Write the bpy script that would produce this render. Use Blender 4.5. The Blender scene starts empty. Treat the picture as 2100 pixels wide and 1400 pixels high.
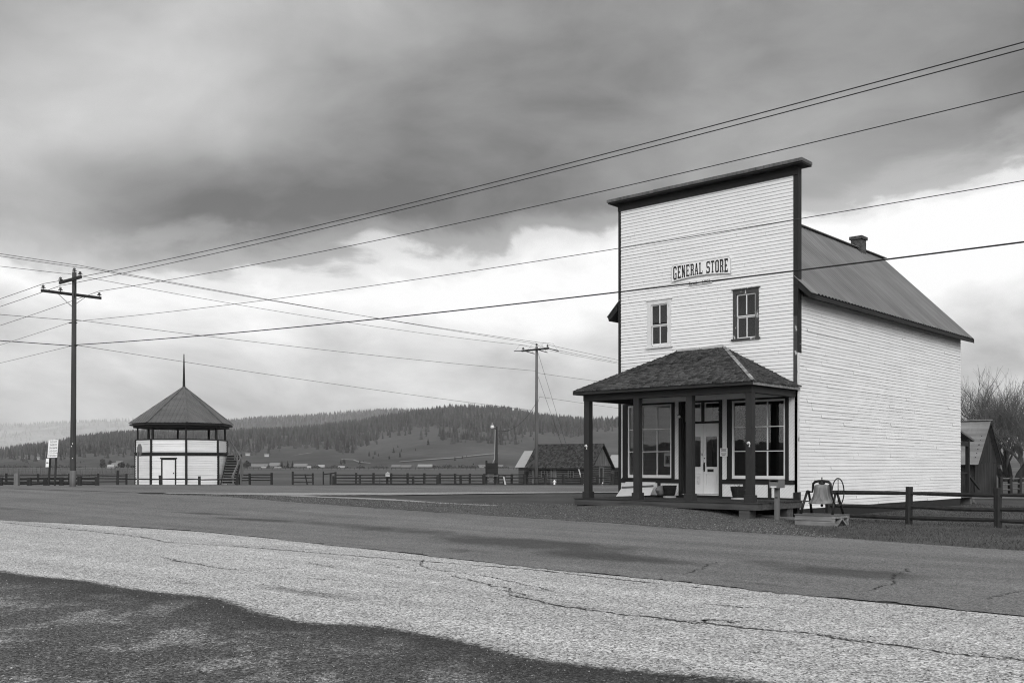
import bpy, math, random
import numpy as np
from mathutils import Vector, Matrix
R = math.radians
random.seed(7)
rng = np.random.default_rng(7)
scene = bpy.context.scene
col = scene.collection

# ------------------------------------------------------------------ helpers
class MB:
    def __init__(s): s.v = []; s.f = []; s.c = []
    def add(s, vs, fs):
        o = len(s.v); s.c.append((o, len(s.f))); s.v += [tuple(p) for p in vs]; s.f += [tuple(i + o for i in f) for f in fs]
    def box(s, x0, x1, y0, y1, z0, z1, m=None):
        vs = [(x, y, z) for z in (z0, z1) for y in (y0, y1) for x in (x0, x1)]
        if m: vs = [m(p) for p in vs]
        s.add(vs, [(0, 2, 3, 1), (4, 5, 7, 6), (0, 1, 5, 4), (1, 3, 7, 5), (3, 2, 6, 7), (2, 0, 4, 6)])
    def bar(s, p, q, w, h=None, up=(0, 0, 1), w2=None, h2=None):
        p = Vector(p); q = Vector(q); d = (q - p).normalized(); h = h or w; w2 = w2 or w; h2 = h2 or h
        u = Vector(up)
        if abs(d.dot(u)) > .95: u = Vector((0, 1, 0))
        a = d.cross(u).normalized(); b = a.cross(d).normalized()
        vs = []
        for c, ww, hh in ((p, w, h), (q, w2, h2)):
            for i, j in ((-1, -1), (1, -1), (1, 1), (-1, 1)):
                vs.append(c + a * (i * ww / 2) + b * (j * hh / 2))
        s.add(vs, [(0, 3, 2, 1), (4, 5, 6, 7), (0, 1, 5, 4), (1, 2, 6, 5), (2, 3, 7, 6), (3, 0, 4, 7)])
    def tube(s, pts, rad, n=6, cap=True):
        pts = [Vector(p) for p in pts]
        if not hasattr(rad, '__len__'): rad = [rad] * len(pts)
        vs = []; fs = []
        ref = Vector((0, 0, 1))
        if abs((pts[-1] - pts[0]).normalized().dot(ref)) > .9: ref = Vector((1, 0, 0))
        for i, p in enumerate(pts):
            d = (pts[min(i + 1, len(pts) - 1)] - pts[max(i - 1, 0)]).normalized()
            a = d.cross(ref)
            if a.length < 1e-4: a = d.cross(Vector((0, 1, .3)))
            a.normalize(); b = d.cross(a)
            for k in range(n):
                t = 2 * math.pi * k / n
                vs.append(p + a * (rad[i] * math.cos(t)) + b * (rad[i] * math.sin(t)))
        for i in range(len(pts) - 1):
            for k in range(n):
                k2 = (k + 1) % n
                fs.append((i * n + k, i * n + k2, (i + 1) * n + k2, (i + 1) * n + k))
        if cap:
            fs.append(tuple(range(n - 1, -1, -1))); fs.append(tuple(range((len(pts) - 1) * n, len(pts) * n)))
        s.add(vs, fs)
    def lathe(s, prof, c=(0, 0, 0), n=20, m=None):
        vs = []; fs = []
        for r, z in prof:
            for k in range(n):
                t = 2 * math.pi * k / n
                p = (c[0] + r * math.cos(t), c[1] + r * math.sin(t), c[2] + z)
                vs.append(m(p) if m else p)
        for i in range(len(prof) - 1):
            for k in range(n):
                k2 = (k + 1) % n
                fs.append((i * n + k, i * n + k2, (i + 1) * n + k2, (i + 1) * n + k))
        fs.append(tuple(range(n - 1, -1, -1))); fs.append(tuple(range((len(prof) - 1) * n, len(prof) * n)))
        s.add(vs, fs)
    def prism(s, poly, f0, f1):
        n = len(poly)
        s.add([f0(p) for p in poly] + [f1(p) for p in poly],
              [tuple(range(n)), tuple(range(2 * n - 1, n - 1, -1))] + [(i, n + i, n + (i + 1) % n, (i + 1) % n) for i in range(n)])
    def ball(s, c, rx, ry=None, rz=None, n=10, m=6):
        ry = ry or rx; rz = rz or rx
        prof = [(math.sin(math.pi * (i + .02) / (m + .04)), -math.cos(math.pi * (i + .02) / (m + .04))) for i in range(m + 1)]
        vs = []; fs = []
        for r, z in prof:
            for k in range(n):
                t = 2 * math.pi * k / n
                vs.append((c[0] + rx * r * math.cos(t), c[1] + ry * r * math.sin(t), c[2] + rz * z))
        for i in range(m):
            for k in range(n):
                k2 = (k + 1) % n
                fs.append((i * n + k, i * n + k2, (i + 1) * n + k2, (i + 1) * n + k))
        s.add(vs, fs)
    def build_each(s, name, mat, parent=None):
        """every shape added becomes an object of its own"""
        for i, (a, b) in enumerate(s.c):
            a1, b1 = s.c[i + 1] if i + 1 < len(s.c) else (len(s.v), len(s.f)); m = MB(); m.v = s.v[a:a1]; m.f = [tuple(k - a for k in f) for f in s.f[b:b1]]; m.build(name, mat, parent)
    def build(s, name, mat, parent=None, smooth=False, label=None):
        me = bpy.data.meshes.new(name); me.from_pydata(s.v, [], s.f); me.update()
        return link(name, me, mat, parent, smooth, label)

def link(name, me, mat, parent=None, smooth=False, label=None):
    o = bpy.data.objects.new(name, me); col.objects.link(o)
    if mat: me.materials.append(mat)
    if parent: o.parent = parent
    if smooth: me.polygons.foreach_set('use_smooth', [True] * len(me.polygons))
    if label: o['label'] = label
    return o

def mesh_np(name, V, F, mat, parent=None, smooth=False, attrs=None):
    V = np.asarray(V, dtype=np.float32); F = np.asarray(F, dtype=np.int32)
    k = F.shape[1]
    me = bpy.data.meshes.new(name)
    me.vertices.add(len(V)); me.vertices.foreach_set('co', V.ravel())
    me.loops.add(F.size); me.loops.foreach_set('vertex_index', F.ravel())
    me.polygons.add(len(F)); me.polygons.foreach_set('loop_start', np.arange(0, F.size, k, dtype=np.int32))
    me.polygons.foreach_set('loop_total', np.full(len(F), k, dtype=np.int32))
    me.update(calc_edges=True); me.validate()
    for n, a in (attrs or {}).items():
        at = me.attributes.new(n, 'FLOAT', 'POINT'); at.data.foreach_set('value', np.asarray(a, dtype=np.float32))
    return link(name, me, mat, parent, smooth)

def tag(o, label, cat, group=None):
    o['label'] = label; o['category'] = cat
    if group: o['group'] = group
    return o
def thing(name, label, cat, loc=(0, 0, 0), rz=0., group=None):
    o = bpy.data.objects.new(name, None); col.objects.link(o); o.empty_display_size = .3
    o.location = loc; o.rotation_euler = (0, 0, rz)
    return tag(o, label, cat, group)
def kind(o, k): o['kind'] = k; return o
def copy_thing(src, label, loc, rz=0., scale=None):
    c = src.copy(); col.objects.link(c); c.location = loc; c.rotation_euler = (0, 0, rz); c['label'] = label
    if scale: c.scale = scale
    for ch in list(src.children):
        d = ch.copy(); col.objects.link(d); d.parent = c
        for g in list(ch.children):
            e = g.copy(); col.objects.link(e); e.parent = d
    return c

# ------------------------------------------------------------------ materials (all neutral greys: a black and white photograph)
class NT:
    def __init__(s, name):
        s.m = bpy.data.materials.new(name); s.m.use_nodes = True
        s.t = s.m.node_tree; s.b = s.t.nodes['Principled BSDF']; s.out = s.t.nodes['Material Output']
        s.co = s.n('ShaderNodeTexCoord').outputs['Object']
    def n(s, k, **kw):
        n = s.t.nodes.new(k)
        for a, v in kw.items(): setattr(n, a, v)
        return n
    def l(s, a, b): s.t.links.new(a, b)
    def sc(s, v, vec=None):
        m = s.n('ShaderNodeMapping'); m.inputs['Scale'].default_value = v
        s.l(vec or s.co, m.inputs[0]); return m.outputs[0]
    def noise(s, scale, vec=None, detail=5, rough=.55, dist=0.):
        n = s.n('ShaderNodeTexNoise'); n.inputs['Scale'].default_value = scale; n.inputs['Detail'].default_value = detail
        n.inputs['Roughness'].default_value = rough; n.inputs['Distortion'].default_value = dist
        s.l(vec or s.co, n.inputs['Vector']); return n.outputs['Fac']
    def voro(s, scale, vec=None, out='Distance', rand=1.):
        n = s.n('ShaderNodeTexVoronoi'); n.inputs['Scale'].default_value = scale; n.inputs['Randomness'].default_value = rand
        s.l(vec or s.co, n.inputs['Vector']); return n.outputs[out]
    def ramp(s, x, pts, ease='LINEAR'):
        r = s.n('ShaderNodeValToRGB'); cr = r.color_ramp; cr.interpolation = ease
        while len(cr.elements) < len(pts): cr.elements.new(.5)
        for e, (p, v) in zip(cr.elements, pts): e.position = p; e.color = (v, v, v, 1)
        s.l(x, r.inputs[0]); return r.outputs[0]
    def rot(s, a, sc):
        m = s.n('ShaderNodeMapping'); m.inputs['Rotation'].default_value = (0, 0, a); s.l(s.co, m.inputs[0]); return s.sc(sc, m.outputs[0])
    def math(s, op, a, b=None, c=None, clamp=False):
        n = s.n('ShaderNodeMath', operation=op); n.use_clamp = clamp
        for i, v in enumerate((a, b, c)):
            if v is None: continue
            if isinstance(v, (int, float)): n.inputs[i].default_value = v
            else: s.l(v, n.inputs[i])
        return n.outputs[0]
    def mix(s, f, a, b):
        n = s.n('ShaderNodeMix', data_type='FLOAT')
        for i, v in ((0, f), (2, a), (3, b)):
            if isinstance(v, (int, float)): n.inputs[i].default_value = v
            else: s.l(v, n.inputs[i])
        return n.outputs[0]
    def attr(s, name): return s.n('ShaderNodeAttribute', attribute_name=name).outputs['Fac']
    def done(s, colr, rough=.8, bump=None, bstr=.3, bdist=.01, spec=.3, metal=0.):
        if isinstance(colr, (int, float)): s.b.inputs['Base Color'].default_value = (colr,) * 3 + (1,)
        else: s.l(colr, s.b.inputs['Base Color'])
        if isinstance(rough, (int, float)): s.b.inputs['Roughness'].default_value = rough
        else: s.l(rough, s.b.inputs['Roughness'])
        s.b.inputs['Specular IOR Level'].default_value = spec; s.b.inputs['Metallic'].default_value = metal
        if bump is not None:
            n = s.n('ShaderNodeBump'); n.inputs['Strength'].default_value = bstr; n.inputs['Distance'].default_value = bdist
            s.l(bump, n.inputs['Height']); s.l(n.outputs[0], s.b.inputs['Normal'])
        return s.m

def m_plain(name, c, var=.15, scale=6., rough=.75, stretch=(1, 1, 1), spec=.3, metal=0., bstr=.15):
    t = NT(name); v = t.sc(stretch)
    n = t.noise(scale, v, 6); f = t.ramp(n, [(.25, c * (1 - var)), (.75, c * (1 + var))])
    return t.done(f, rough, n, bstr, .01, spec, metal)
def m_paint(name, c, wear, wc, scale=5., stretch=(1, 1, 1), thr=.62, soft=.05, grain=.06, row=0.):
    """paint with worn patches of the bare wood colour wc"""
    t = NT(name)
    n = t.noise(scale, t.sc(stretch), 7, .62); g = t.noise(scale * .35, None, 4); h = t.noise(30, t.sc((1, 1, .25)), 4)
    base = t.math('MULTIPLY_ADD', g, c * grain * 2, c * (1 - grain))
    base = t.math('MULTIPLY', base, t.math('MULTIPLY_ADD', h, .10, .95))
    if row:
        q = t.noise(1., t.sc((.35, .35, 9.3)), 2, .5); base = t.math('MULTIPLY', base, t.math('MULTIPLY_ADD', q, row * 2, 1 - row))
    k = t.ramp(n, [(thr, 0), (min(thr + soft, 1), 1)])
    k = t.math('MULTIPLY', k, wear)
    return t.done(t.mix(k, base, wc), .65, h, .08, .004, .22)
def m_wood(name, c0, c1, axis='x', scale=1., rough=.85, spec=.2):
    t = NT(name); st = {'x': (.6, 14, 14), 'y': (14, .6, 14), 'z': (14, 14, .6)}[axis]
    st = tuple(a * scale for a in st)
    n = t.noise(1.0, t.sc(st), 7, .65, .4); b = t.noise(1.3 * scale, None, 4)
    f = t.math('ADD', t.math('MULTIPLY', n, .75), t.math('MULTIPLY', b, .35))
    return t.done(t.ramp(f, [(.32, c0), (.78, c1)]), rough, n, .35, .006, spec)

M = {}
M['siding'] = m_paint('white_siding_paint', .72, .30, .48, 3.2, (.25, .25, 3), .66, .10, .06, .10)
M['siding_side'] = m_paint('white_siding_paint_worn', .68, .45, .46, 3.0, (.25, .25, 4), .62, .12, .09, .17)
M['dark'] = m_paint('dark_trim_paint', .018, .25, .06, 6, (1, 1, .4), .60, .2, .25)
M['dark_porch'] = m_paint('dark_porch_paint', .025, .35, .07, 5, (1, 1, .3), .58, .25, .3)
M['peel'] = m_paint('peeling_dark_paint', .055, 1., .50, 9, (1, 1, .35), .60, .05, .3)
M['peel_white'] = m_paint('peeling_white_paint', .62, .8, .12, 9, (1.2, 1, .4), .58, .08, .15)
M['frame'] = m_paint('window_frame_paint', .68, .3, .35, 8, (1, 1, 1), .64, .1, .08)
M['cornice'] = m_wood('weathered_cornice_wood', .04, .17, 'z', .7)
M['grey_wood'] = m_wood('weathered_grey_wood', .04, .18, 'x')
M['plank_wood'] = m_wood('weathered_plank_wood', .03, .34, 'x', .8)
M['dark_wood'] = m_wood('dark_fence_wood', .008, .038, 'x', .8)
M['post_wood'] = m_wood('dark_post_wood', .010, .045, 'z', .8)
M['pole_wood'] = m_wood('utility_pole_wood', .018, .075, 'z', .35)
M['pale_pole'] = m_wood('pale_pole_wood', .05, .17, 'z', .35)
M['pale_post'] = m_wood('pale_post_wood', .07, .2, 'z', .6)
M['barn'] = m_wood('barn_board_wood', .001, .055, 'z', .7)
M['log'] = m_wood('old_log_wood', .012, .10, 'x', .5)
M['gable'] = m_wood('gable_board_wood', .02, .20, 'z', .6)
M['deck'] = m_wood('porch_deck_wood', .015, .06, 'x', .5)
M['deck_edge'] = m_wood('deck_edge_wood', .02, .11, 'x', .6)
M['shingle'] = None
M['iron'] = m_plain('black_iron', .008, .3, 12, .5, spec=.35)
M['bell'] = m_wood('weathered_bell_metal', .03, .34, 'z', .5, .6, .4)
M['galv'] = m_plain('galvanized_metal', .30, .12, 3, .42, spec=.5, metal=.5)
M['steel_grey'] = m_plain('grey_painted_steel', .12, .1, 5, .5, spec=.4)
M['white_plain'] = m_plain('white_board_paint', .78, .06, 3, .6)
M['board_worn'] = m_paint('worn_board_paint', .55, .5, .25, 4, (1, 1, 1), .6, .15, .15)
M['off_white'] = m_plain('off_white_paint', .40, .12, 5, .7)
M['black'] = m_plain('black_lettering', .012, .1, 5, .6)
M['letter_grey'] = m_plain('faded_lettering', .10, .1, 5, .7)
M['wire'] = m_plain('power_line_wire', .02, .1, 2, .5)
M['wire_pale'] = m_plain('aluminium_wire', .05, .1, 2, .5)
M['cable'] = m_plain('black_cable', .012, .1, 2, .6)
M['ceramic'] = m_plain('brown_glazed_ceramic', .05, .2, 10, .25, spec=.6)
M['ceramic_pale'] = m_plain('pale_glazed_ceramic', .6, .1, 10, .3, spec=.6)
M['brick'] = None
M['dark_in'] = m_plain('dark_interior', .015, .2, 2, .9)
M['terracotta'] = m_plain('clay_jar', .20, .15, 7, .6)
M['concrete'] = m_plain('concrete', .34, .2, 6, .9)
M['sheet_metal_pale'] = m_plain('pale_sheet_metal', .30, .10, 2, .5, (1, 6, 1))
M['plant_dry'] = m_plain('dry_plant', .05, .4, 30, .9)
M['sign_grey'] = m_plain('sign_back_metal', .13, .1, 4, .5, spec=.5)

def shingle_mat(name, c0, c1):
    t = NT(name)
    a = t.attr('tint'); n = t.noise(40, t.sc((1, .3, 1)), 5); b = t.noise(1.1, None, 4)
    f = t.math('ADD', t.math('MULTIPLY', a, .38), t.math('ADD', t.math('MULTIPLY', n, .45), t.math('MULTIPLY', b, .35)))
    return t.done(t.ramp(f, [(.25, c0), (1.0, c1)]), .9, n, .3, .005, .2)
M['shingle'] = shingle_mat('old_wood_shingles', .006, .11)
M['shingle_cabin'] = shingle_mat('mossy_wood_shingles', .004, .10)
def brick_mat():
    t = NT('chimney_brick')
    b = t.n('ShaderNodeTexBrick'); b.inputs['Scale'].default_value = 4.2
    b.inputs['Color1'].default_value = (.02, .02, .02, 1); b.inputs['Color2'].default_value = (.075, .075, .075, 1); b.inputs['Mortar'].default_value = (.12, .12, .12, 1)
    b.inputs['Mortar Size'].default_value = .02
    s = t.n('ShaderNodeSeparateXYZ'); t.l(t.co, s.inputs[0]); c = t.n('ShaderNodeCombineXYZ')
    t.l(t.math('ADD', s.outputs[0], s.outputs[1]), c.inputs[0]); t.l(s.outputs[2], c.inputs[1]); t.l(c.outputs[0], b.inputs['Vector'])
    return t.done(b.outputs['Color'], .9)
M['brick'] = brick_mat()
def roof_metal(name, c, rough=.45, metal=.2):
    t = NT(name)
    n = t.noise(1.6, t.sc((.14, 4.2, .14)), 6, .65); b = t.noise(.5, None, 3)  # streaks down the slope: dirt, and rib shading put into the colour
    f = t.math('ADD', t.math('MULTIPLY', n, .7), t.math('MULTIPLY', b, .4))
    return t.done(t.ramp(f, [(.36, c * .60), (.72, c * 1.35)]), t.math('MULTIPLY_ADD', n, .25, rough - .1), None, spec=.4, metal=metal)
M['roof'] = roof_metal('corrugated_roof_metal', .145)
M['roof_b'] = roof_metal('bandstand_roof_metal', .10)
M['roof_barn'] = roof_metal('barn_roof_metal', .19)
def diag_mat():
    t = NT('diagonal_board_paint')
    s = t.n('ShaderNodeSeparateXYZ'); t.l(t.co, s.inputs[0])
    d = t.math('ADD', t.math('MULTIPLY', s.outputs[0], -1.), s.outputs[2])
    fr = t.math('FRACT', t.math('MULTIPLY', d, 1 / .105))
    line = t.ramp(fr, [(0, 1), (.10, 0), (.93, 0), (1, 1)])
    n = t.noise(6, None, 5)
    base = t.math('MULTIPLY_ADD', n, .14, .66)
    return t.done(t.mix(t.math('MULTIPLY', line, .5), base, .3), .65, t.math('SUBTRACT', 1., line), .6, .006)
M['diag'] = diag_mat()
def glass_mat(name, refl, tint=.75):
    t = NT(name); t.t.nodes.remove(t.b)
    tr = t.n('ShaderNodeBsdfTransparent'); tr.inputs[0].default_value = (tint,) * 3 + (1,)
    gl = t.n('ShaderNodeBsdfGlossy'); gl.inputs['Roughness'].default_value = .012
    n = t.noise(.9, None, 2); b = t.n('ShaderNodeBump'); b.inputs['Strength'].default_value = .08; b.inputs['Distance'].default_value = .03
    t.l(n, b.inputs['Height']); t.l(b.outputs[0], gl.inputs['Normal'])
    mx = t.n('ShaderNodeMixShader'); mx.inputs[0].default_value = refl
    t.l(tr.outputs[0], mx.inputs[1]); t.l(gl.outputs[0], mx.inputs[2]); t.l(mx.outputs[0], t.out.inputs[0])
    return t.m
M['glass'] = glass_mat('window_glass', .075)
M['lamp_glass'] = m_plain('frosted_lamp_glass', .75, .05, 5, .2, spec=.6)

# ------------------------------------------------------------------ terrain
PK = [(-60, 0), (0, 0), (18, 0), (24, .03), (40, .28), (55, .45), (62, .42), (75, .13), (85, -.18), (100, -.22), (200, -.3), (500, -.4), (1000, -.4)]
PX = np.array([p[0] for p in PK], float); PZ = np.array([p[1] for p in PK], float)
_d = np.diff(PZ) / np.diff(PX); PM = np.zeros(len(PK))
for i in range(1, len(PK) - 1):
    PM[i] = 0 if _d[i - 1] * _d[i] <= 0 else 2 * _d[i - 1] * _d[i] / (_d[i - 1] + _d[i])
def prof(y):
    y = np.clip(y, PX[0], PX[-1]); i = np.clip(np.searchsorted(PX, y, 'right') - 1, 0, len(PX) - 2)
    h = PX[i + 1] - PX[i]; t = (y - PX[i]) / h
    return ((2 * t - 3) * t * t + 1) * PZ[i] + ((t - 2) * t + 1) * t * h * PM[i] + (3 - 2 * t) * t * t * PZ[i + 1] + (t - 1) * t * t * h * PM[i + 1]
def sst(a, b, t):
    t = np.clip((t - a) / (b - a), 0, 1); return t * t * (3 - 2 * t)
def gzn(x, y):
    x = np.asarray(x, float); y = np.asarray(y, float)
    r = x / np.maximum(y, 5.); w = 1 - sst(.12, .30, r) * (1 - sst(90, 130, y))
    lx = (x - 8.5756) * .7422 - (y - 30.) * .6702; ly = (x - 8.5756) * .6702 + (y - 30.) * .7422
    return prof(y) * w + .34 * np.exp(-(((lx + 3.4) / np.where(lx > -1., 3.0, 3.6)) ** 2 + ((ly + 1.9) / 1.6) ** 2))
def gz(x, y): return float(gzn(x, y))
F_, CX, HZ, EYE = 2050., 1050., 955., 1.6
def W(px, Y): return (px - CX) / F_ * Y                      # lateral position of a sight line at a distance
def ground_at(px, Y, dz=0.): x = W(px, Y); return (x, Y, gz(x, Y) + dz)

def nonuni(lo, hi, step, far, n):
    a = list(np.arange(lo, hi + 1e-6, step)); g = np.geomspace(step * 1.5, far, n); c = np.cumsum(g) / np.sum(g) * far
    return np.array(sorted([lo - v for v in c] + a + [hi + v for v in c]))
def grid_mesh(name, xs, ys, zf, mat, attrs=None, off=0.):
    X, Y = np.meshgrid(xs, ys); Z = zf(X, Y) + off
    V = np.stack([X, Y, Z], -1).reshape(-1, 3); nx, ny = len(xs), len(ys)
    i = np.arange(ny - 1)[:, None] * nx + np.arange(nx - 1)[None, :]; i = i.ravel()
    F = np.stack([i, i + 1, i + nx + 1, i + nx], -1)
    return mesh_np(name, V, F, mat, smooth=True, attrs=attrs)

def ground_mat():
    t = NT('grass_and_field_ground')
    s = t.n('ShaderNodeSeparateXYZ'); t.l(t.co, s.inputs[0])
    n1 = t.noise(.35, None, 6, .6); n2 = t.noise(7, None, 6, .7); n3 = t.noise(55, None, 4, .7); n4 = t.noise(.012, t.sc((.25, 1, 1)), 6, .6)
    near = t.ramp(t.math('ADD', t.math('MULTIPLY', n1, .45), t.math('ADD', t.math('MULTIPLY', n2, .35), t.math('MULTIPLY', n3, .3))), [(.36, .02), (.72, .115)])
    far = t.ramp(n4, [(.35, .055), (.65, .115)])
    k = t.ramp(t.math('DIVIDE', s.outputs[1], 200.), [(.38, 0), (.75, 1)])
    return t.done(t.mix(k, near, far), .95, n2, .5, .04, .1)
M['ground'] = ground_mat()
_ys = nonuni(-8, 112, .6, 6700, 34); _ys = _ys[_ys > -1400]
kind(grid_mesh('ground', nonuni(-42, 42, .6, 6300, 32), _ys, gzn, M['ground']), 'structure')

# --- pavement sheets.  Edges measured on the ground plane (metres, camera at the origin looking along +y)
NEAR = [(-60, 60), (-30, 30), (-14, 21.5), (-10, 17.3), (-7.78, 15.2), (-6.92, 14.46), (-6.01, 13.97), (-5.12, 13.13), (-4.38, 12.57), (-3.55, 12.12), (-2.81, 10.95), (-2.16, 10.23),
        (-1.94, 10.07), (-1.45, 10.07), (-.86, 9.52), (-.36, 9.0), (.22, 8.21), (.93, 7.81), (1.55, 7.57), (1.82, 7.4), (2.6, 6.9), (5, 5.2), (10, 2)]
LFAR = [(-90, 74), (-50, 52), (-30, 39.5), (-20, 32.2), (-14.4, 28.12), (-10.68, 26.06), (-7.3, 23.73), (-4.98, 21.56), (-3.6, 19.98), (-2.43, 18.85), (-.89, 17.03), (.38, 15.78), (1.14, 14.86),
        (2.16, 13.97), (3.0, 12.98), (4.18, 11.75), (4.85, 11.13), (5.42, 10.58), (7.5, 8.4), (12, 3.5), (16, -1)]
RFAR = [(-90, 110), (-60, 90), (-35, 66), (-22, 52), (-16.25, 44.43), (-12.12, 42.1), (-8.18, 37.27), (-4.04, 33.12), (-.73, 30.09), (2.75, 26.59), (4.47, 24.84), (6.48, 22.93), (7.95, 20.9), (9.5, 18.8),
        (13, 14.9), (18, 9), (26, 0)]
def crv(pts, n):
    p = np.array(pts, float); s = np.concatenate([[0], np.cumsum(np.hypot(*np.diff(p, axis=0).T))]); t = np.linspace(0, s[-1], n)
    return np.stack([np.interp(t, s, p[:, 0]), np.interp(t, s, p[:, 1])], -1)
def smooth(c, k=5):
    for _ in range(k): c[1:-1] = (c[:-2] + 2 * c[1:-1] + c[2:]) / 4
    return c
def jag(c, amp, seed):
    r = np.random.default_rng(seed); n = len(c); f = r.normal(0, 1, n); g = np.convolve(r.normal(0, 1, n + 8), np.ones(9) / 3, 'valid')
    d = np.gradient(c, axis=0); nrm = np.stack([-d[:, 1], d[:, 0]], -1) / np.maximum(np.hypot(d[:, 0], d[:, 1])[:, None], 1e-6)
    return c + nrm * (amp * (.5 * f + .6 * g))[:, None]
def strip(name, a, b, k, mat, off, attrs=None):
    t = np.linspace(0, 1, k)[None, :, None]; P = a[:, None] * (1 - t) + b[:, None] * t
    V = np.concatenate([P, (gzn(P[..., 0], P[..., 1]) + off)[..., None]], -1).reshape(-1, 3); n = len(a)
    i = (np.arange(n - 1)[:, None] * k + np.arange(k - 1)[None]).ravel()
    F = np.stack([i, i + k, i + k + 1, i + 1], -1)
    at = {q: f(V[:, 0], V[:, 1]) for q, f in (attrs or {}).items()}
    return kind(mesh_np(name, V, F, mat, smooth=True, attrs=at), 'structure')
def sdist(curve):
    """signed distance to a curve: negative on the camera's side"""
    c = smooth(crv(curve, 900), 6); d = np.gradient(c, axis=0); nn = np.stack([-d[:, 1], d[:, 0]], -1); nn /= np.hypot(nn[:, 0], nn[:, 1])[:, None]
    def f(x, y):
        out = np.empty(len(x))
        for s in range(0, len(x), 4000):
            q = np.stack([x[s:s + 4000], y[s:s + 4000]], -1); dd = q[:, None] - c[None]; i = np.argmin((dd ** 2).sum(-1), 1)
            out[s:s + 4000] = (dd[np.arange(len(i)), i] * nn[i]).sum(-1)
        return out
    return f
def blobs(lst):
    def f(x, y):
        o = np.zeros(len(x))
        for bx, by, ang, la, lb, amp in lst:
            ca_, sa_ = math.cos(ang), math.sin(ang); u = (x - bx) * ca_ + (y - by) * sa_; v = -(x - bx) * sa_ + (y - by) * ca_
            o += amp * np.exp(-((u / la) ** 2 + (v / lb) ** 2))
        return o
    return f
def pavement_mat():
    t = NT('weathered_chip_seal')
    w = t.attr('wet'); pat = t.attr('patch')
    s1 = t.voro(58, out='Color'); sep = t.n('ShaderNodeSeparateXYZ'); t.l(s1, sep.inputs[0])
    sp = sep.outputs[0]; n1 = t.noise(95, None, 3, .75); n2 = t.noise(2.2, None, 6, .65); n3 = t.noise(.5, None, 4, .6); n4 = t.noise(14, None, 5, .7)
    dry = t.ramp(t.math('ADD', t.math('MULTIPLY', sp, .5), t.math('ADD', t.math('MULTIPLY', n1, .55), t.math('MULTIPLY', n4, .25))), [(.36, .03), (.50, .20), (.72, .45), (.95, .80)])
    wt = t.noise(1., t.rot(R(42), (.10, 1.3, 1)), 5, .6)
    dry = t.math('MULTIPLY', dry, t.math('MULTIPLY', t.math('MULTIPLY_ADD', n2, .55, .72), t.math('MULTIPLY_ADD', wt, .9, .56)))
    st = t.ramp(t.math('ADD', pat, t.math('MULTIPLY', t.math('SUBTRACT', t.noise(3.5, t.sc((1, 2, 1)), 7, .7), .5), 1.5)), [(.30, 0), (.62, 1)])
    dry = t.mix(t.math('MULTIPLY', st, .75), dry, t.math('MULTIPLY', dry, .40))
    wetc = t.ramp(t.math('ADD', t.math('MULTIPLY', sp, .45), t.math('MULTIPLY', n1, .6)), [(.40, .006), (.68, .030), (.80, .06), (.93, .45)])
    old = t.ramp(t.math('ADD', t.math('MULTIPLY', sp, .5), t.math('MULTIPLY', n1, .6)), [(.38, .012), (.62, .075), (.78, .14), (.95, .55)])
    e = t.math('ADD', w, t.math('MULTIPLY', t.math('SUBTRACT', n4, .5), .55))
    k = t.ramp(t.math('MULTIPLY_ADD', e, .5, .5), [(.47, 1), (.545, 0)])            # on the near side of the damp edge
    band = t.ramp(t.math('MULTIPLY_ADD', t.math('ADD', e, t.math('MULTIPLY', t.math('SUBTRACT', n3, .5), 2.2)), .25, .75), [(.45, 0), (.68, 1)])
    n8 = t.noise(.9, t.sc((1.5, 1.0, 1)), 7, .7); worn = t.ramp(t.math('ADD', n8, t.math('MULTIPLY', t.math('SUBTRACT', n4, .5), .25)), [(.50, 0), (.60, 1)])
    old = t.math('MULTIPLY', old, t.math('MULTIPLY_ADD', n2, 1.0, .5)); old = t.mix(t.math('MULTIPLY', worn, .8), old, t.math('MULTIPLY_ADD', old, 2.9, .02))
    near = t.mix(t.math('MULTIPLY_ADD', band, .85, .0), old, wetc)
    c = t.mix(k, dry, near)
    bm = t.math('ADD', sp, n1)
    return t.done(c, t.mix(k, .9, .62), bm, .55, .012, .25)
def asphalt_mat(name, lo, hi, wetlo=.5):
    t = NT(name)
    w = t.attr('wet'); sp = t.voro(70, out='Color'); sep = t.n('ShaderNodeSeparateXYZ'); t.l(sp, sep.inputs[0])
    n1 = t.noise(110, None, 3, .7); n2 = t.noise(1.3, t.sc((1, .5, 1)), 6, .65); n3 = t.noise(9, None, 4, .6); n5 = t.noise(.25, None, 4)
    f = t.math('ADD', t.math('MULTIPLY', sep.outputs[0], .45), t.math('MULTIPLY', n1, .55))
    c = t.ramp(f, [(.28, lo), (.85, hi)])
    wt = t.noise(1., t.rot(R(42), (.08, 1.1, 1)), 5, .6); c = t.math('MULTIPLY', c, t.math('MULTIPLY_ADD', wt, .9, .56)); n6 = t.noise(16, None, 5, .75); n7 = t.noise(34, None, 4, .7)
    c = t.math('MULTIPLY', c, t.math('ADD', t.math('MULTIPLY', n2, .40), t.math('MULTIPLY_ADD', n5, .40, .55)))
    c = t.math('MULTIPLY', c, t.math('ADD', t.math('MULTIPLY', n6, 1.5), t.math('MULTIPLY_ADD', n7, 1.6, -.55)))
    k = t.ramp(t.math('ADD', w, t.math('MULTIPLY', t.math('SUBTRACT', n2, .5), .9)), [(.30, 0), (.62, 1)])
    c = t.mix(k, c, t.math('MULTIPLY', c, wetlo))
    return t.done(c, t.mix(k, .88, .7), t.math('ADD', sep.outputs[0], n1), .4, .008, .2)
M['pavement'] = pavement_mat()
M['asphalt'] = asphalt_mat('dark_asphalt', .066, .285, .40)
M['asphalt_far'] = asphalt_mat('side_street_asphalt', .09, .22)
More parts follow.
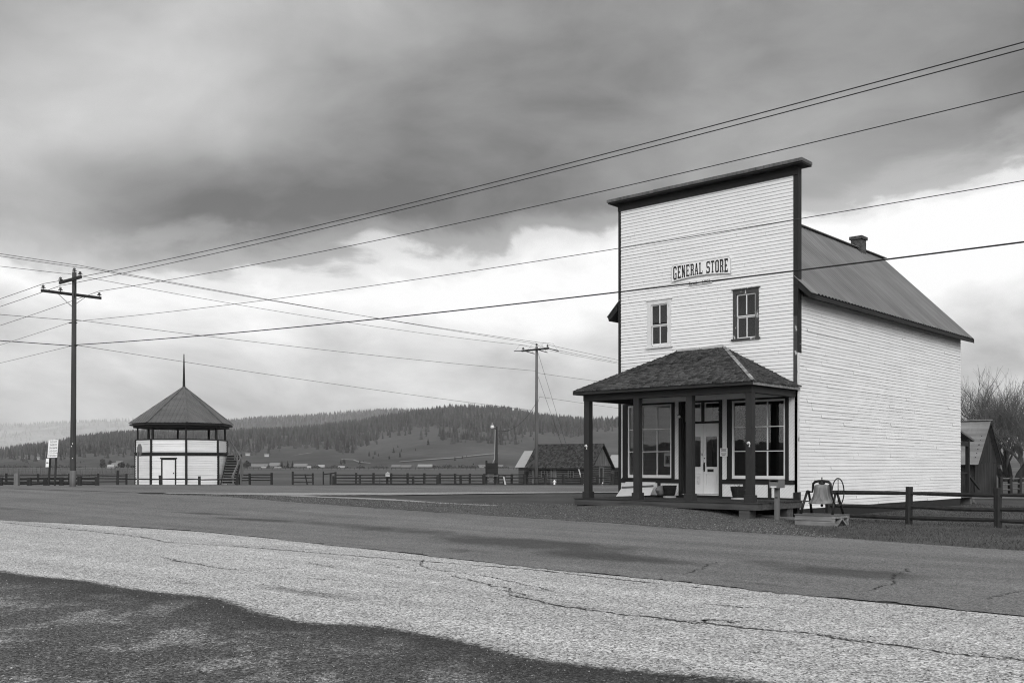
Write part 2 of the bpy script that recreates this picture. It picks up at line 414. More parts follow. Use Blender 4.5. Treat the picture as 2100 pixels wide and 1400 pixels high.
lf = smooth(crv(LFAR, 1400), 12)
nearside = np.stack([np.linspace(-60, 12, 1400), np.full(1400, -7.)], -1)
pb = blobs([(-2.6, 12.6, -.75, 1.5, .22, .75), (-4.4, 13.6, -.6, .8, .25, .5), (-5.4, 16.5, -.6, 1.2, .25, .4), (-1.5, 13.6, -.7, 1.2, .4, .3), (1, 12.5, -.8, 1.6, .3, .3), (-3.2, 17.5, -.8, 1.0, .2, .3)])
strip('weathered_pavement', nearside, lf, 130, M['pavement'], .006, {'wet': sdist(NEAR), 'patch': pb})
wb = blobs([(.3, 20.5, -.66, 3.0, 1.1, .75), (1.7, 17.4, -.88, 2.0, .8, .72), (-3.2, 24.8, -.72, 3.0, 1.0, .62), (-.9, 18.6, -.8, 1.6, .6, .4), (5.0, 14.9, -.82, 1.7, .75, .72), (4.2, 16.6, -.8, .9, .5, .3), (-7.4, 28.2, -.6, 2.0, .5, .8),
            (-9.5, 30.8, -.6, 2.0, .4, .7), (7.4, 12.0, -.8, 1.2, .5, .5), (-17, 33.5, -.6, 4, .6, .5), (-12, 48, -.2, 6, .8, .5), (3.3, 13.5, -.85, 1.2, .25, .5)])
rf = jag(smooth(crv(RFAR, 1400), 20), .07, 3)
strip('main_road', jag(lf.copy(), .07, 5), rf, 60, M['asphalt'], .014, {'wet': wb})
a_ = crv([(-34, 57.5), (-26, 51), (-17, 45.6), (-12.9, 44.75), (-5.6, 45.4), (4, 46.5), (12, 47.5), (30, 49)], 300); b_ = crv([(-34, 64), (-26, 60.5), (-12, 58), (0, 56.5), (12, 56), (22, 56), (30, 56)], 300)
strip('side_street', a_, b_, 16, M['asphalt_far'], .026, {'wet': blobs([(-20, 52.5, -.1, 5, .6, .8), (-8, 49, 0, 5, .5, .3)])})

def gravel_mat(name, lo, hi, sc=45):
    t = NT(name); sp = t.voro(sc, out='Color'); sep = t.n('ShaderNodeSeparateXYZ'); t.l(sp, sep.inputs[0])
    d = t.voro(sc, out='Distance'); n2 = t.noise(1.2, None, 6, .65); n1 = t.noise(90, None, 3)
    c = t.ramp(t.math('ADD', t.math('MULTIPLY', sep.outputs[0], .6), t.math('MULTIPLY', n1, .4)), [(.25, lo), (.9, hi)])
    c = t.math('MULTIPLY', c, t.math('MULTIPLY_ADD', n2, .8, .6))
    return t.done(c, .95, d, .8, .02, .1)
M['gravel'] = gravel_mat('gravel_verge', .025, .21)
M['pale_gravel'] = gravel_mat('pale_gravel', .22, .45)
v_a = rf[(rf[:, 0] > -16) & (rf[:, 0] < 7.0)][::3]; v_b = crv([(-14, 43.4), (-10, 42.6), (-7.7, 40.6), (-4.6, 38.2), (-2, 36.4), (1.5, 36), (3.2, 34.6), (5.6, 31.5), (7.2, 29.6), (7.7, 28.6), (7.5, 26.5), (7.2, 24), (7.05, 22.3)], len(v_a))
strip('gravel_verge', v_a, jag(v_b, .12, 9), 40, M['gravel'], .020)
c_a = crv([(-15.5, 44.35), (-12.6, 43.7), (-9.96, 42.6), (-5.2, 42.9), (-1.08, 44.2), (3, 45.1), (9, 46.2)], 240); c_b = crv([(-15.5, 45.0), (-12.9, 44.73), (-10.6, 45.0), (-5.6, 45.35), (-1.2, 45.9), (4, 46.4), (9, 47.1)], 240)
strip('gravel_track', jag(c_a, .1, 11), c_b, 6, M['pale_gravel'], .034)
d_a = crv([(-9.96, 42.45), (-7.76, 40.9), (-4.67, 38.5), (-2.64, 36.3), (-.6, 34.6)], 160); d_b = crv([(-10.18, 43.3), (-8.0, 42.0), (-4.9, 39.75), (-2.75, 37.1), (-.5, 34.9)], 160)
strip('gravel_edge_track', jag(d_a, .07, 12), jag(d_b, .07, 13), 6, M['pale_gravel'], .022)

# cracks: dark tar ribbons lying in the pavement
def ribbon(mb, pts, w, seed, off=.0):
    r = np.random.default_rng(seed); c = crv(pts, max(12, int(30 * len(pts)))); n = len(c)
    c = jag(c, .034, seed); d = np.gradient(c, axis=0); nn = np.stack([-d[:, 1], d[:, 0]], -1) / np.maximum(np.hypot(d[:, 0], d[:, 1])[:, None], 1e-6)
    ww = w * np.clip(.15 + 1.35 * np.convolve(r.random(n + 2), np.ones(3) / 3, 'valid') ** 1.5 * (r.random(n) > .07), .06, 2) * np.clip(np.minimum(np.arange(n), n - 1 - np.arange(n)) / 8., .15, 1)
    A = c + nn * ww[:, None] / 2; B = c - nn * ww[:, None] / 2
    vs = []; fs = []
    for i in range(n):
        for q in (A[i], B[i]): vs.append((q[0], q[1], gz(q[0], q[1]) + off))
    for i in range(n - 1): fs.append((2 * i, 2 * i + 2, 2 * i + 3, 2 * i + 1))
    mb.add(vs, fs)
M['tar'] = m_plain('tar_crack', .03, .2, 20, .8)
mb = MB()
ribbon(mb, [(-.06, 12.49), (.45, 11.51), (1.2, 10.69), (1.97, 10.11), (2.74, 9.52), (3.29, 9.0), (3.7, 8.53), (4.6, 7.9), (5.6, 7.0)], .045, 21, .011)
ribbon(mb, [(-.06, 12.49), (.0, 13.0), (-.25, 13.3), (-.9, 14.6)], .03, 22, .011)
ribbon(mb, [(1.9, 10.15), (2.05, 10.35), (2.35, 10.2)], .03, 23, .012)
ribbon(mb, [(-13.92, 27.18), (-10.48, 24.3), (-8.29, 22.3), (-7.19, 20.8), (-5.2, 19.6), (-2.39, 17.4), (-.73, 16.2), (.38, 15.3), (1.6, 13.9), (2.9, 12.75)], .05, 24, .011)
ribbon(mb, [(-1.5, 17.1), (-1.5, 16.17), (-1.28, 15.41), (-.35, 14.46), (.32, 13.13), (.6, 12.6)], .03, 25, .012)
ribbon(mb, [(-5.88, 17.1), (-5.16, 16.26), (-4.36, 15.41), (-4.0, 15.6)], .03, 26, .011)
ribbon(mb, [(-4.36, 15.41), (-3.9, 15.3), (-3.5, 15.7)], .02, 27, .012)
ribbon(mb, [(-9.5, 24.2), (-9.2, 25.0)], .03, 28, .012)
ribbon(mb, [(-2.3, 16.3), (-1.9, 16.0), (-1.4, 15.0)], .015, 29, .013)
ribbon(mb, [(4.4, 12.6), (5.1, 13.4), (5.6, 14.6), (6.2, 15.6)], .03, 30, .019)
ribbon(mb, [(2.4, 14.4), (3.0, 15.6), (3.4, 16.6)], .025, 31, .019)
ribbon(mb, [(5.6, 11.9), (6.4, 12.6), (7.0, 12.8)], .02, 32, .019)
for k_, (p0, p1) in enumerate((((1.5, 10.42), (2.3, 9.9)), ((2.9, 9.45), (3.6, 8.72)), ((3.9, 8.52), (5.0, 7.55)), ((.3, 11.75), (.9, 11.0)), ((-9.6, 23.5), (-7.6, 21.5)), ((-4.6, 19.2), (-2.9, 17.9)), ((-6.2, 17.6), (-5.5, 16.6)), ((-3.4, 16.6), (-2.7, 15.6)), ((-.2, 12.9), (.25, 12.2)), ((-2.9, 14.2), (-2.2, 13.8)), ((2.2, 11.6), (2.7, 11.2)))):
    q_ = ((p0[0] + p1[0]) / 2 + random.uniform(-.08, .08), (p0[1] + p1[1]) / 2 + random.uniform(-.08, .08)); ribbon(mb, [p0, q_, p1], .022, 60 + k_, .012)
kind(mb.build('pavement_cracks', M['tar']), 'structure')

# ------------------------------------------------------------------ hills and forest
def tab(t, px): return np.interp(px, [a for a, b in t], [b for a, b in t])
SB = [(-900, 948), (-300, 937), (0, 929), (100, 916), (150, 907), (220, 897), (300, 893), (450, 893), (600, 889), (740, 874), (830, 856), (930, 840), (1030, 843), (1100, 858), (1200, 868), (1300, 868), (1600, 874), (1800, 895), (2000, 930), (2200, 946), (3200, 950)]
SA = [(-900, 950), (100, 940), (160, 918), (220, 902), (300, 886), (400, 874), (520, 863), (640, 857), (700, 849), (800, 845), (900, 843), (1000, 850), (1200, 885), (1500, 905), (3200, 920)]
SC = [(-900, 868), (-200, 872), (0, 873), (150, 866), (280, 862), (450, 874), (650, 895), (900, 915), (1600, 930), (3200, 930)]
def hill_fn(S, Y0, Yr, amp, seed):
    r = np.random.default_rng(seed); ph = r.random(12) * 6.28
    def f(x, y):
        px = CX + F_ * x / y; zr = EYE + (HZ - tab(S, px)) / F_ * Yr
        t = (y - Y0) / (Yr - Y0); tc = np.clip(t, 0, 1)
        g = .40 * tc + .60 * tc * tc * (3 - 2 * tc); g = np.where(t > 1, 1 - 1.2 * (t - 1) ** 2, g)
        b = 0
        for i, (fx, fy) in enumerate([(1 / 340., 1 / 900.), (1 / 190., 1 / 420.), (1 / 95., 1 / 230.), (1 / 60., 1 / 150.)]):
            b = b + np.sin(x * fx * 2 + ph[2 * i] + 1.5 * np.sin(y * fy + ph[2 * i + 1])) / (1.6 ** i)
        return -.5 + (zr + .5) * g + amp * b * (4 * tc * (1 - tc)) * .5 - np.where(t < 0, 3., 0)
    return f
hB = hill_fn(SB, 1050, 2600, 7, 1); hA = hill_fn(SA, 2500, 3800, 8, 2); hC = hill_fn(SC, 4200, 6200, 24, 3)
def hill_mesh(name, f, Y0, Yend, ny, mat):
    rs = np.linspace(-.85, .85, 240); ys = np.linspace(Y0 - 20, Yend, ny); Rr, Yy = np.meshgrid(rs, ys); X = Rr * Yy
    Z = f(X, Yy); V = np.stack([X, Yy, Z], -1).reshape(-1, 3); nx = len(rs)
    i = (np.arange(ny - 1)[:, None] * nx + np.arange(nx - 1)[None]).ravel()
    return kind(mesh_np(name, V, np.stack([i, i + 1, i + nx + 1, i + nx], -1), mat, smooth=True), 'structure')
def hill_mat(name, lo, hi):
    t = NT(name); n = t.noise(.006, t.sc((1, .6, 2)), 7, .65); n2 = t.noise(.05, None, 5, .6)
    return t.done(t.ramp(t.math('ADD', t.math('MULTIPLY', n, .7), t.math('MULTIPLY', n2, .3)), [(.32, lo), (.68, hi)]), 1., spec=0.)
M['hill'] = hill_mat('hillside_meadow', .032, .098); M['hill_far'] = hill_mat('haze_paled_hillside', .26, .42)  # far slope is coloured pale to stand in for haze and cloud
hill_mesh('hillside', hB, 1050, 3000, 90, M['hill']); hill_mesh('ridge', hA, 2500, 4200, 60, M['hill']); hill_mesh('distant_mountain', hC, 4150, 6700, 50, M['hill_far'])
# lower edge of the forest, seen along each sight line
FB = [(-900, 948), (0, 943), (100, 941), (200, 938), (280, 934), (400, 937), (470, 939), (550, 934), (600, 929), (640, 928), (690, 938), (720, 936), (745, 916), (775, 908), (800, 899), (843, 892), (857, 890),
      (862, 908), (872, 908), (878, 892), (900, 894), (906, 914), (960, 918), (1000, 922), (1022, 925), (1040, 916), (1060, 908), (1092, 898), (1120, 893), (1160, 896), (1200, 896), (1225, 884), (1260, 886), (1400, 890), (2100, 905), (3200, 915)]
def forest(f, Y0, Yr, n, h0, h1, bound, seed, rl=-.75, rh=.75):
    r = np.random.default_rng(seed); out = []
    y = Y0 + (Yr * 1.04 - Y0) * np.sqrt(r.random(n)); rr = rl + (rh - rl) * r.random(n); x = rr * y; z = f(x, y)
    px = CX + F_ * rr; py = HZ - F_ * (z - EYE) / y
    cl = np.sin(x * .011 + 2 * np.sin(y * .006)) + np.sin(x * .027 + y * .013)
    ok = (py < bound(px) + 4.5 * cl + r.normal(0, 2.2, n))
    edge = np.clip((bound(px) - py) / 14., 0, 1); ok &= (r.random(n) < .35 + .65 * edge); cl2 = np.sin(x * .019 + 1.7 * np.sin(y * .011)) + np.sin(y * .017 + x * .006) + np.sin(x * .05 + y * .03); ok &= (r.random(n) < np.clip(.62 + .30 * cl2, .12, 1))
    h = (h0 + (h1 - h0) * r.random(n) ** 1.4)
    return x[ok], y[ok], z[ok], h[ok], py[ok]
def conifers(name, xs, ys, zs, hs, mat, seed, sides=5, tint=None):
    r = np.random.default_rng(seed); n = len(xs); rad = hs * (.14 + .08 * r.random(n)); ang = r.random(n) * 6.28
    V = []; tiers = ((.02, .62, 1.), (.38, 1., .66)); k = sides
    for b, tp, w in tiers:
        for i in range(k):
            a = ang + 2 * math.pi * i / k + (0 if b < .1 else .6)
            V.append(np.stack([xs + rad * w * np.cos(a), ys + rad * w * np.sin(a), zs + hs * b], -1))
        V.append(np.stack([xs + hs * .015 * r.normal(0, 1, n), ys, zs + hs * tp], -1))
    V = np.stack(V, 1); m = V.shape[1]; F = []
    for q in range(2):
        o = q * (k + 1)
        for i in range(k): F.append((o + i, o + (i + 1) % k, o + k))
    F = (np.arange(n)[:, None, None] * m + np.array(F)[None]).reshape(-1, 3)
    tt = r.random(n) if tint is None else tint
    return mesh_np(name, V.reshape(-1, 3), F, mat, attrs={'tint': np.repeat(tt, m)})
def conifer_mat(name, lo, hi):
    t = NT(name); a = t.attr('tint'); n = t.noise(.9, None, 4)
    return t.done(t.ramp(t.math('ADD', t.math('MULTIPLY', a, .6), t.math('MULTIPLY', n, .4)), [(.2, lo), (.85, hi)]), .95, spec=.05)
M['conifer'] = conifer_mat('conifer_needles', .006, .05); M['frost'] = conifer_mat('frosted_conifer_needles', .025, .15); M['haze_paled'] = conifer_mat('haze_paled_needles', .24, .38)  # distant mountain needles carry the pale of the haze in their colour
bB = lambda px: tab(FB, px)
x, y, z, h, py = forest(hB, 1120, 2600, 52000, 6, 20, bB, 11)
kind(conifers('hillside_forest', x, y, z, h, M['conifer'], 12), 'stuff')
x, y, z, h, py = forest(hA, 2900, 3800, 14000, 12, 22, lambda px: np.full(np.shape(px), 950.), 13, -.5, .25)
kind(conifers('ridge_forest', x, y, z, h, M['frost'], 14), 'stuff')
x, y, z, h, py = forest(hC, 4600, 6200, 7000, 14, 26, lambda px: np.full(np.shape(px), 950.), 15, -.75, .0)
kind(conifers('distant_mountain_forest', x, y, z, h, M['haze_paled'], 16), 'stuff')
az_ = np.linspace(R(125), R(292), 160); rr_h = np.array([1500., 1750., 2050., 2350., 2650., 2900.]); fr_ = np.array([0., .30, .62, .9, 1., .7]); A2, R2 = np.meshgrid(az_, rr_h)
hz_ = 62 + 34 * np.sin(A2 * 5.1 + .6) + 20 * np.sin(A2 * 11.3 + 1.) + 9 * np.sin(A2 * 27. + R2 * .004); X2, Y2 = R2 * np.cos(A2) * .95, np.maximum(R2 * np.sin(A2), -1400.); nx_ = len(az_)
i_ = (np.arange(5)[:, None] * nx_ + np.arange(nx_ - 1)[None]).ravel()
kind(mesh_np('opposite_hills', np.stack([X2, Y2, -1.5 + np.maximum(hz_, 12) * fr_[:, None]], -1).reshape(-1, 3), np.stack([i_, i_ + 1, i_ + nx_ + 1, i_ + nx_], -1), M['hill'], smooth=True), 'structure')
def march(px, py, f=hB, y0=1051, y1=2700):
    y = np.linspace(y0, y1, 3000); x = (px - CX) / F_ * y; z = EYE + (HZ - py) / F_ * y; hit = np.nonzero(f(x, y) >= z)[0]
    i = hit[0] if len(hit) else 0
    return x[i], y[i], float(f(x[i], y[i]))
# gravel tracks across the hillside
def track(name, pts, w):
    P = [march(a, b) for a, b in pts]; P = np.array(P); c = crv(P[:, :2], 90); mb = MB(); vs = []; fs = []
    for i, q in enumerate(c):
        for s in (-w / 2, w / 2):
            vs.append((q[0], q[1] + s, float(hB(q[0], q[1] + s)) + 1.2))
    for i in range(len(c) - 1): fs.append((2 * i, 2 * i + 1, 2 * i + 3, 2 * i + 2))
    mb.add(vs, fs); return kind(mb.build(name, M['track']), 'structure')
M['track'] = m_plain('pale_dirt_track', .17, .1, .2, .95)
track('hillside_track', [(819, 948), (870, 944), (930, 940), (1005, 932), (1022, 931)], 16)
track('farm_track', [(700, 943), (725, 944), (738, 949), (760, 951)], 14)
track('slope_track', [(590, 939), (612, 933), (640, 929)], 10)
# lone conifers on the bare slope
LONE = [(757, 935, 11), (769, 932, 9), (776, 935, 7), (798, 941, 9), (807, 928, 12), (820, 937, 12), (823, 925, 6), (816, 917, 6), (878, 912, 14), (852, 924, 6), (933, 944, 9), (948, 940, 7), (957, 937, 5),
        (699, 951, 10), (704, 949, 9), (707, 951, 11), (738, 951, 9), (745, 948, 6), (765, 940, 7), (1070, 906, 6), (1094, 902, 6), (1205, 896, 7), (18, 954, 4), (58, 951, 4), (165, 949, 5), (172, 947, 4), (158, 950, 3)]
cz = np.zeros(1); lone = None
for i, (px, py, hp) in enumerate(LONE):
    p = march(px, py)
    if lone is None:
        lone = thing('conifer', 'small dark conifer standing alone on the bare hillside meadow', 'tree', p, 0, 'lone conifers on the hillside meadow')
        conifers('crown', cz, cz, cz, np.ones(1), M['conifer'], 5, 8).parent = lone
        b = MB(); b.tube([(0, 0, 0), (0, 0, .3)], .03, 5); b.build('trunk', M['post_wood'], lone); o = lone
    else: o = copy_thing(lone, lone['label'], p, i * 1.3)
    s = hp / F_ * p[1]; o.scale = (s * 1.25, s * 1.25, s)

# farm buildings and trees at the far edge of the field
def farm(px0, px1, ytop, ybase, label, wall, roof, name='farm_house', cat='house', Y=1000, roofk=.55, ang=0.):
    x0, x1 = W(px0, Y), W(px1, Y); zt = EYE + (HZ - ytop) / F_ * Y; zb = -.4; H = zt - zb; w = x1 - x0; d = w * .55
    r = thing(name, label, cat, ((x0 + x1) / 2, Y, zb), ang)
    he = H * (1 - roofk); b = MB(); b.box(-w * .47, w * .47, -d / 2 + .3, d / 2 - .3, 0, he)
    for s in (-1, 1): b.prism([(-d / 2 + .3, he), (d / 2 - .3, he), (0, H - .3)], lambda p, s=s: (s * w * .46, p[0], p[1]), lambda p, s=s: (s * w * .47, p[0], p[1]))
    b.build('wall', wall, r)
    b = MB()
    for s in (-1, 1): b.prism([(s * d / 2, he - .25), (0, H), (0, H - .5), (s * d / 2, he - .75)], lambda p: (-w / 2, p[0], p[1]), lambda p: (w / 2, p[0], p[1]))
    b.build('roof', roof, r)
    b = MB()
    for k in (-.28, .05, .3): b.box(w * k - .5, w * k + .5, -d / 2 + .22, -d / 2 + .28, he * .35, he * .75)
    b.build_each('window', M['dark_in'], r)
    return r
M['farm_roof'] = m_plain('dull_farm_roof', .15, .12, 1., .6); M['farm_white'] = m_plain('dull_white_wall', .27, .12, 1., .7); M['farm_wall'] = m_plain('dull_farm_wall', .09, .15, 1., .8)
gw, pw, dw = M['farm_wall'], M['off_white'], M['dark_wood']
farm(515, 550, 951, 960, 'long farm barn with a pale roof right of the round bush', gw, M['farm_roof'], 'barn', 'barn')
farm(553, 574, 948, 959, 'pale roofed farm house just left of three tall conifers', gw, M['farm_roof'], Y=1015)
farm(536, 546, 956.4, 960, 'tiny white shed in front of the long farm barn', M['farm_white'], M['farm_white'], 'shed', 'shed', Y=980)
farm(563, 577, 957, 961, 'low white shed in front of the farm house', M['farm_white'], M['farm_white'], 'shed', 'shed', Y=975)
farm(603, 631, 950, 960, 'grey roofed farm barn right of three tall conifers', gw, M['farm_roof'], 'barn', 'barn')
farm(630, 638, 955, 960, 'small white peaked shed beside the grey farm barn', M['farm_white'], M['farm_white'], 'shed', 'shed', Y=985, roofk=.85)
farm(640, 651, 956.5, 960, 'low dark shed between the white peaked shed and a bright roof', dw, dw, 'shed', 'shed')
farm(652, 666, 952.7, 960, 'bright roofed shed alone in the field before the farm track', gw, M['farm_white'], 'shed', 'shed')
farm(693, 707, 955, 960, 'small white outbuilding below the winding farm track', M['farm_white'], M['farm_white'], 'shed', 'shed')
farm(803, 822, 952.3, 960, 'dark ranch building left of its lower neighbour across the field', dw, M['steel_grey'], 'ranch_building', 'building')
farm(823, 844, 953, 960, 'dark low ranch building in the middle of the far field', dw, M['steel_grey'], 'ranch_building', 'building')
farm(857, 887, 951.5, 960, 'wide grey roofed ranch house across the field', dw, M['galv'], 'ranch_house', 'house')
farm(983, 993, 956, 961, 'little white house behind the meter cabinet', M['off_white'], M['farm_roof'], Y=960)
farm(980, 1032, 952.8, 960, 'long low pale roofed barn behind the short lamp pole', gw, M['farm_roof'], 'barn', 'barn', Y=1025, roofk=.5)
farm(220.5, 235, 952, 958, 'low white farm shed among dark trees left of the bandstand', M['farm_white'], M['farm_white'], 'shed', 'shed', Y=985)
farm(229, 243, 948.5, 958, 'pale roofed farm house among dark trees left of the bandstand', gw, M['farm_roof'], Y=1010)
farm(238, 252, 944.5, 958, 'taller grey house behind the trees left of the bandstand', gw, M['steel_grey'], Y=1030)
for px, py, lb in [(47, 941, 'tiny pale cabin on the slope at the far left'), (76, 942.5, 'tiny pale cabin on the slope below the tilted sign'), (86, 938, 'pale roofed cabin higher on the slope behind the tilted sign'),
                   (508, 934, 'tiny white cabin on the forest edge right of the bandstand'), (547, 936, 'tiny white cabin on the forest edge above the farm barns')]:
    p = march(px, py); r = thing('hillside_cabin', lb, 'cabin', p, .3)
    b = MB(); b.box(-3, 3, -2.2, 2.2, -1, 2.4); b.build('wall', M['off_white'], r)
    b = MB(); b.prism([(-2.6, 2.3), (2.6, 2.3), (0, 4.4)], lambda q: (-3.4, q[0], q[1]), lambda q: (3.4, q[0], q[1])); b.build('roof', M['farm_roof'], r)

def field_brush():
    r = np.random.default_rng(44); nb = 420; px = -120 + 1260 * r.random(nb); Y = 985 + 70 * r.random(nb); keep = np.sin(px * .021) + np.sin(px * .057 + 1) + r.normal(0, .7, nb) > -.3; px, Y = px[keep], Y[keep]; P = []; S = []
    for a, b in zip(px, Y):
        m = 26; hh = 1.0 + 2.2 * r.random() ** 2; q = r.normal(0, 1, (m, 3)) * np.array([hh * .75, .8, .0]); q[:, 2] = np.abs(r.normal(0, .5, m)) * hh; q += np.array([W(a, b), b, -.5 if b < 1050 else 0]); P.append(q); S.append(np.full(m, .22 + .12 * hh))
    P = np.concatenate(P); S = np.concatenate(S)[:, None]; n = len(P); a = r.normal(0, 1, (n, 3)); b = r.normal(0, 1, (n, 3)); a /= np.linalg.norm(a, axis=1)[:, None]; b -= a * (a * b).sum(1)[:, None]; b /= np.linalg.norm(b, axis=1)[:, None]
    V = np.stack([P - a * S - b * S, P + a * S - b * S, P + a * S + b * S, P - a * S + b * S], 1).reshape(-1, 3)
    kind(mesh_np('field_brush', V, np.arange(n * 4).reshape(-1, 4), M['brush'], attrs={'tint': np.repeat(r.random(n), 4)}), 'stuff')
M['brush'] = conifer_mat('bare_brush', .012, .07); field_brush()
def leaf_crown(n, rx, ry, rz, size, seed, lumps=9):
    r = np.random.default_rng(seed); c = r.normal(0, 1, (lumps, 3)); c /= np.linalg.norm(c, axis=1)[:, None]; c *= .55
    k = r.integers(0, lumps, n); p = r.normal(0, 1, (n, 3)); p /= np.linalg.norm(p, axis=1)[:, None]; p = c[k] + p * (.5 * r.random((n, 1)) ** .4)
    p *= np.array([rx, ry, rz]); a = r.normal(0, 1, (n, 3)); b = r.normal(0, 1, (n, 3))
    a /= np.linalg.norm(a, axis=1)[:, None]; b -= a * (a * b).sum(1)[:, None]; b /= np.linalg.norm(b, axis=1)[:, None]
    V = np.stack([p - a * size - b * size, p + a * size - b * size, p + a * size + b * size, p - a * size + b * size], 1).reshape(-1, 3)
    return V, np.arange(n * 4).reshape(-1, 4), np.repeat(r.random(n), 4)
def round_tree(px, ytop, wpx, label, Y=990, seed=1, name='broadleaf_tree'):
    zb = -.4; zt = EYE + (HZ - ytop) / F_ * Y; H = zt - zb; w = wpx / F_ * Y / 2
    r = thing(name, label, 'tree', (W(px, Y), Y, zb)); V, F, t = leaf_crown(420, w, w, H * .52, w * .13, seed); V[:, 2] += H * .5
    mesh_np('crown', V, F, M['conifer'], r, attrs={'tint': t}); b = MB(); b.tube([(0, 0, 0), (0, 0, H * .6)], [w * .12, w * .05], 6); b.build('trunk', M['post_wood'], r)
    return r
round_tree(506.5, 944.5, 16, 'round bare bush at the left end of the farm right of the bandstand', 980, 3)
round_tree(211, 941.5, 15, 'large dark round tree left of the low white farm shed', 990, 4)
round_tree(228, 941.5, 12, 'dark tree behind the low white farm shed', 1040, 5)
round_tree(249, 946.5, 15, 'dark round tree right of the pale farm house', 985, 6)
round_tree(263, 947, 9, 'small dark tree next to the bandstand wall', 985, 7)
round_tree(272, 953.5, 9, 'low dark shrub touching the bandstand wall in view', 985, 8, 'shrub')
for px, yt, lb in [(578, 943.5, 'leftmost of the three tall dark farm conifers'), (590, 943, 'middle of the three tall dark farm conifers'), (599.5, 943.7, 'rightmost of the three tall dark farm conifers')]:
    Y = 985; hh = EYE + (HZ - yt) / F_ * Y + .4; o = copy_thing(lone, lb, (W(px, Y), Y, -.4), px, (hh * 1.1, hh * 1.1, hh)); o['group'] = 'tall farm conifers'
for px, yt, lb in [(947, 954.5, 'leftmost small dark conifer at the field edge left of the lamp pole'), (958.5, 955, 'middle small dark conifer at the field edge left of the lamp pole'), (968, 955, 'small dark conifer at the field edge nearest the lamp pole')]:
    Y = 985; hh = EYE + (HZ - yt) / F_ * Y + 1.4; o = copy_thing(lone, lb, (W(px, Y), Y, -.4), px, (hh * 1.5, hh * 1.5, hh)); o['group'] = 'small conifers at the field edge'

# ------------------------------------------------------------------ the general store (local x along the front, y into the building)
ANG = math.atan2(.670, .742); CA, SA_ = math.cos(ANG), math.sin(ANG)
C0 = (8.5756, 30.0); RZ = -ANG
def LW(x, y, z=0.): return (C0[0] + CA * x + SA_ * y, C0[1] - SA_ * x + CA * y, z)
store = thing('general_store', 'tall white wooden general store with a square false front and shingled porch', 'store', (C0[0], C0[1], 0), RZ)

def siding(mb, Mp, s0, s1, z0, z1, holes=(), ex=.108, t=.02, wav=0., seed=1, lo=2.2, hi=4.8, bow=0.):
    r = random.Random(seed); k = 0; za = z0
    while za < z1 - 1e-4:
        zb = min(za + ex, z1); tt = t * r.uniform(.85, 1.15)
        zs = sorted({za, zb} | {h[i] for h in holes for i in (2, 3) if za + .004 < h[i] < zb - .004})
        joints = [s0]; s = s0 + r.uniform(.3, lo)
        while s < s1 - .3: joints.append(s); s += r.uniform(lo, hi)
        joints.append(s1)
        brd = [(joints[i], joints[i + 1], tt + r.uniform(-.002, .002) + (bow * r.random() if r.random() < .25 else 0), r.uniform(-wav, wav), r.uniform(-wav, wav), r.uniform(0, 6.3)) for i in range(len(joints) - 1)]
        for a, b in zip(zs[:-1], zs[1:]):
            iv = [(s0, s1)]
            for h in holes:
                if h[2] < b - .002 and h[3] > a + .002:
                    nv = []
                    for p, q in iv:
                        if h[0] > p: nv.append((p, min(q, h[0])))
                        if h[1] < q: nv.append((max(p, h[1]), q))
                    iv = [(p, q) for p, q in nv if q - p > .005]
            for p, q in iv:
                for ja, jb, bt, d0, d1, ph in brd:
                    u0, u1 = max(p, ja), min(q, jb)
                    if u1 - u0 < .004: continue
                    n = max(1, int((u1 - u0) / .8)) if wav else 1
                    for i in range(n):
                        e0, e1 = u0 + (u1 - u0) * i / n, u0 + (u1 - u0) * (i + 1) / n
                        def dz(s): f = (s - ja) / (jb - ja); return (d0 * (1 - f) + d1 * f + wav * .5 * math.sin(s * 2.1 + ph)) if a == za else 0.
                        fo = lambda zz: .003 + bt * (1 - (zz - za) / ex)
                        zt = b + (.02 if b == zb and b < z1 - .001 else 0); ob = .001 if zt > b else fo(b)
                        g0 = .003 if i == 0 and u0 == ja and u0 > s0 else 0
                        vs = [Mp(e0 + g0, a + dz(e0), fo(a)), Mp(e1, a + dz(e1), fo(a)), Mp(e1, zt, ob), Mp(e0 + g0, zt, ob), Mp(e0 + g0, a + dz(e0), -.004), Mp(e1, a + dz(e1), -.004)]
                        mb.add(vs, [(0, 1, 2, 3), (4, 5, 1, 0)])
        za = zb; k += 1
WF = lambda s, z, o: (s, -o, z)               # front wall: outward is -y
WS = lambda s, z, o: (o, s, z)                # right side wall: outward is +x
WL = lambda s, z, o: (-6.6 - o, s, z)         # left side wall
WB = lambda s, z, o: (s, 14.5 + o, z)         # back wall
def rect(mb, Mp, s0, s1, z0, z1, o0, o1):
    mb.box(s0, s1, z0, z1, o0, o1, lambda p: Mp(p[0], p[1], p[2]))
UW = [(-2.164, -1.275, 5.52, 7.10, -2.05, -1.385, 5.56, 6.965, 6.262), (-5.399, -4.464, 5.52, 7.115, -5.259, -4.608, 5.62, 6.985, 6.283)]
mb = MB(); siding(mb, WF, -6.5, -.125, 3.70, 10.36, [(w[0] + .03, w[1] - .03, w[2] + .03, w[3] - .03) for w in UW], seed=4, bow=.004)
mb.build('front_wall', M['siding'], store)
mb = MB(); siding(mb, WS, .07, 14.47, .30, 6.76, (), t=.016, seed=5, wav=.006, bow=.014); mb.build('side_wall', M['siding_side'], store)
mb = MB(); siding(mb, WL, .07, 14.47, .30, 6.80, (), ex=.216, seed=6); mb.build('side_wall', M['siding_side'], store)
mb = MB(); siding(mb, WB, -6.57, -.03, .30, 6.70, (), ex=.216, seed=8)
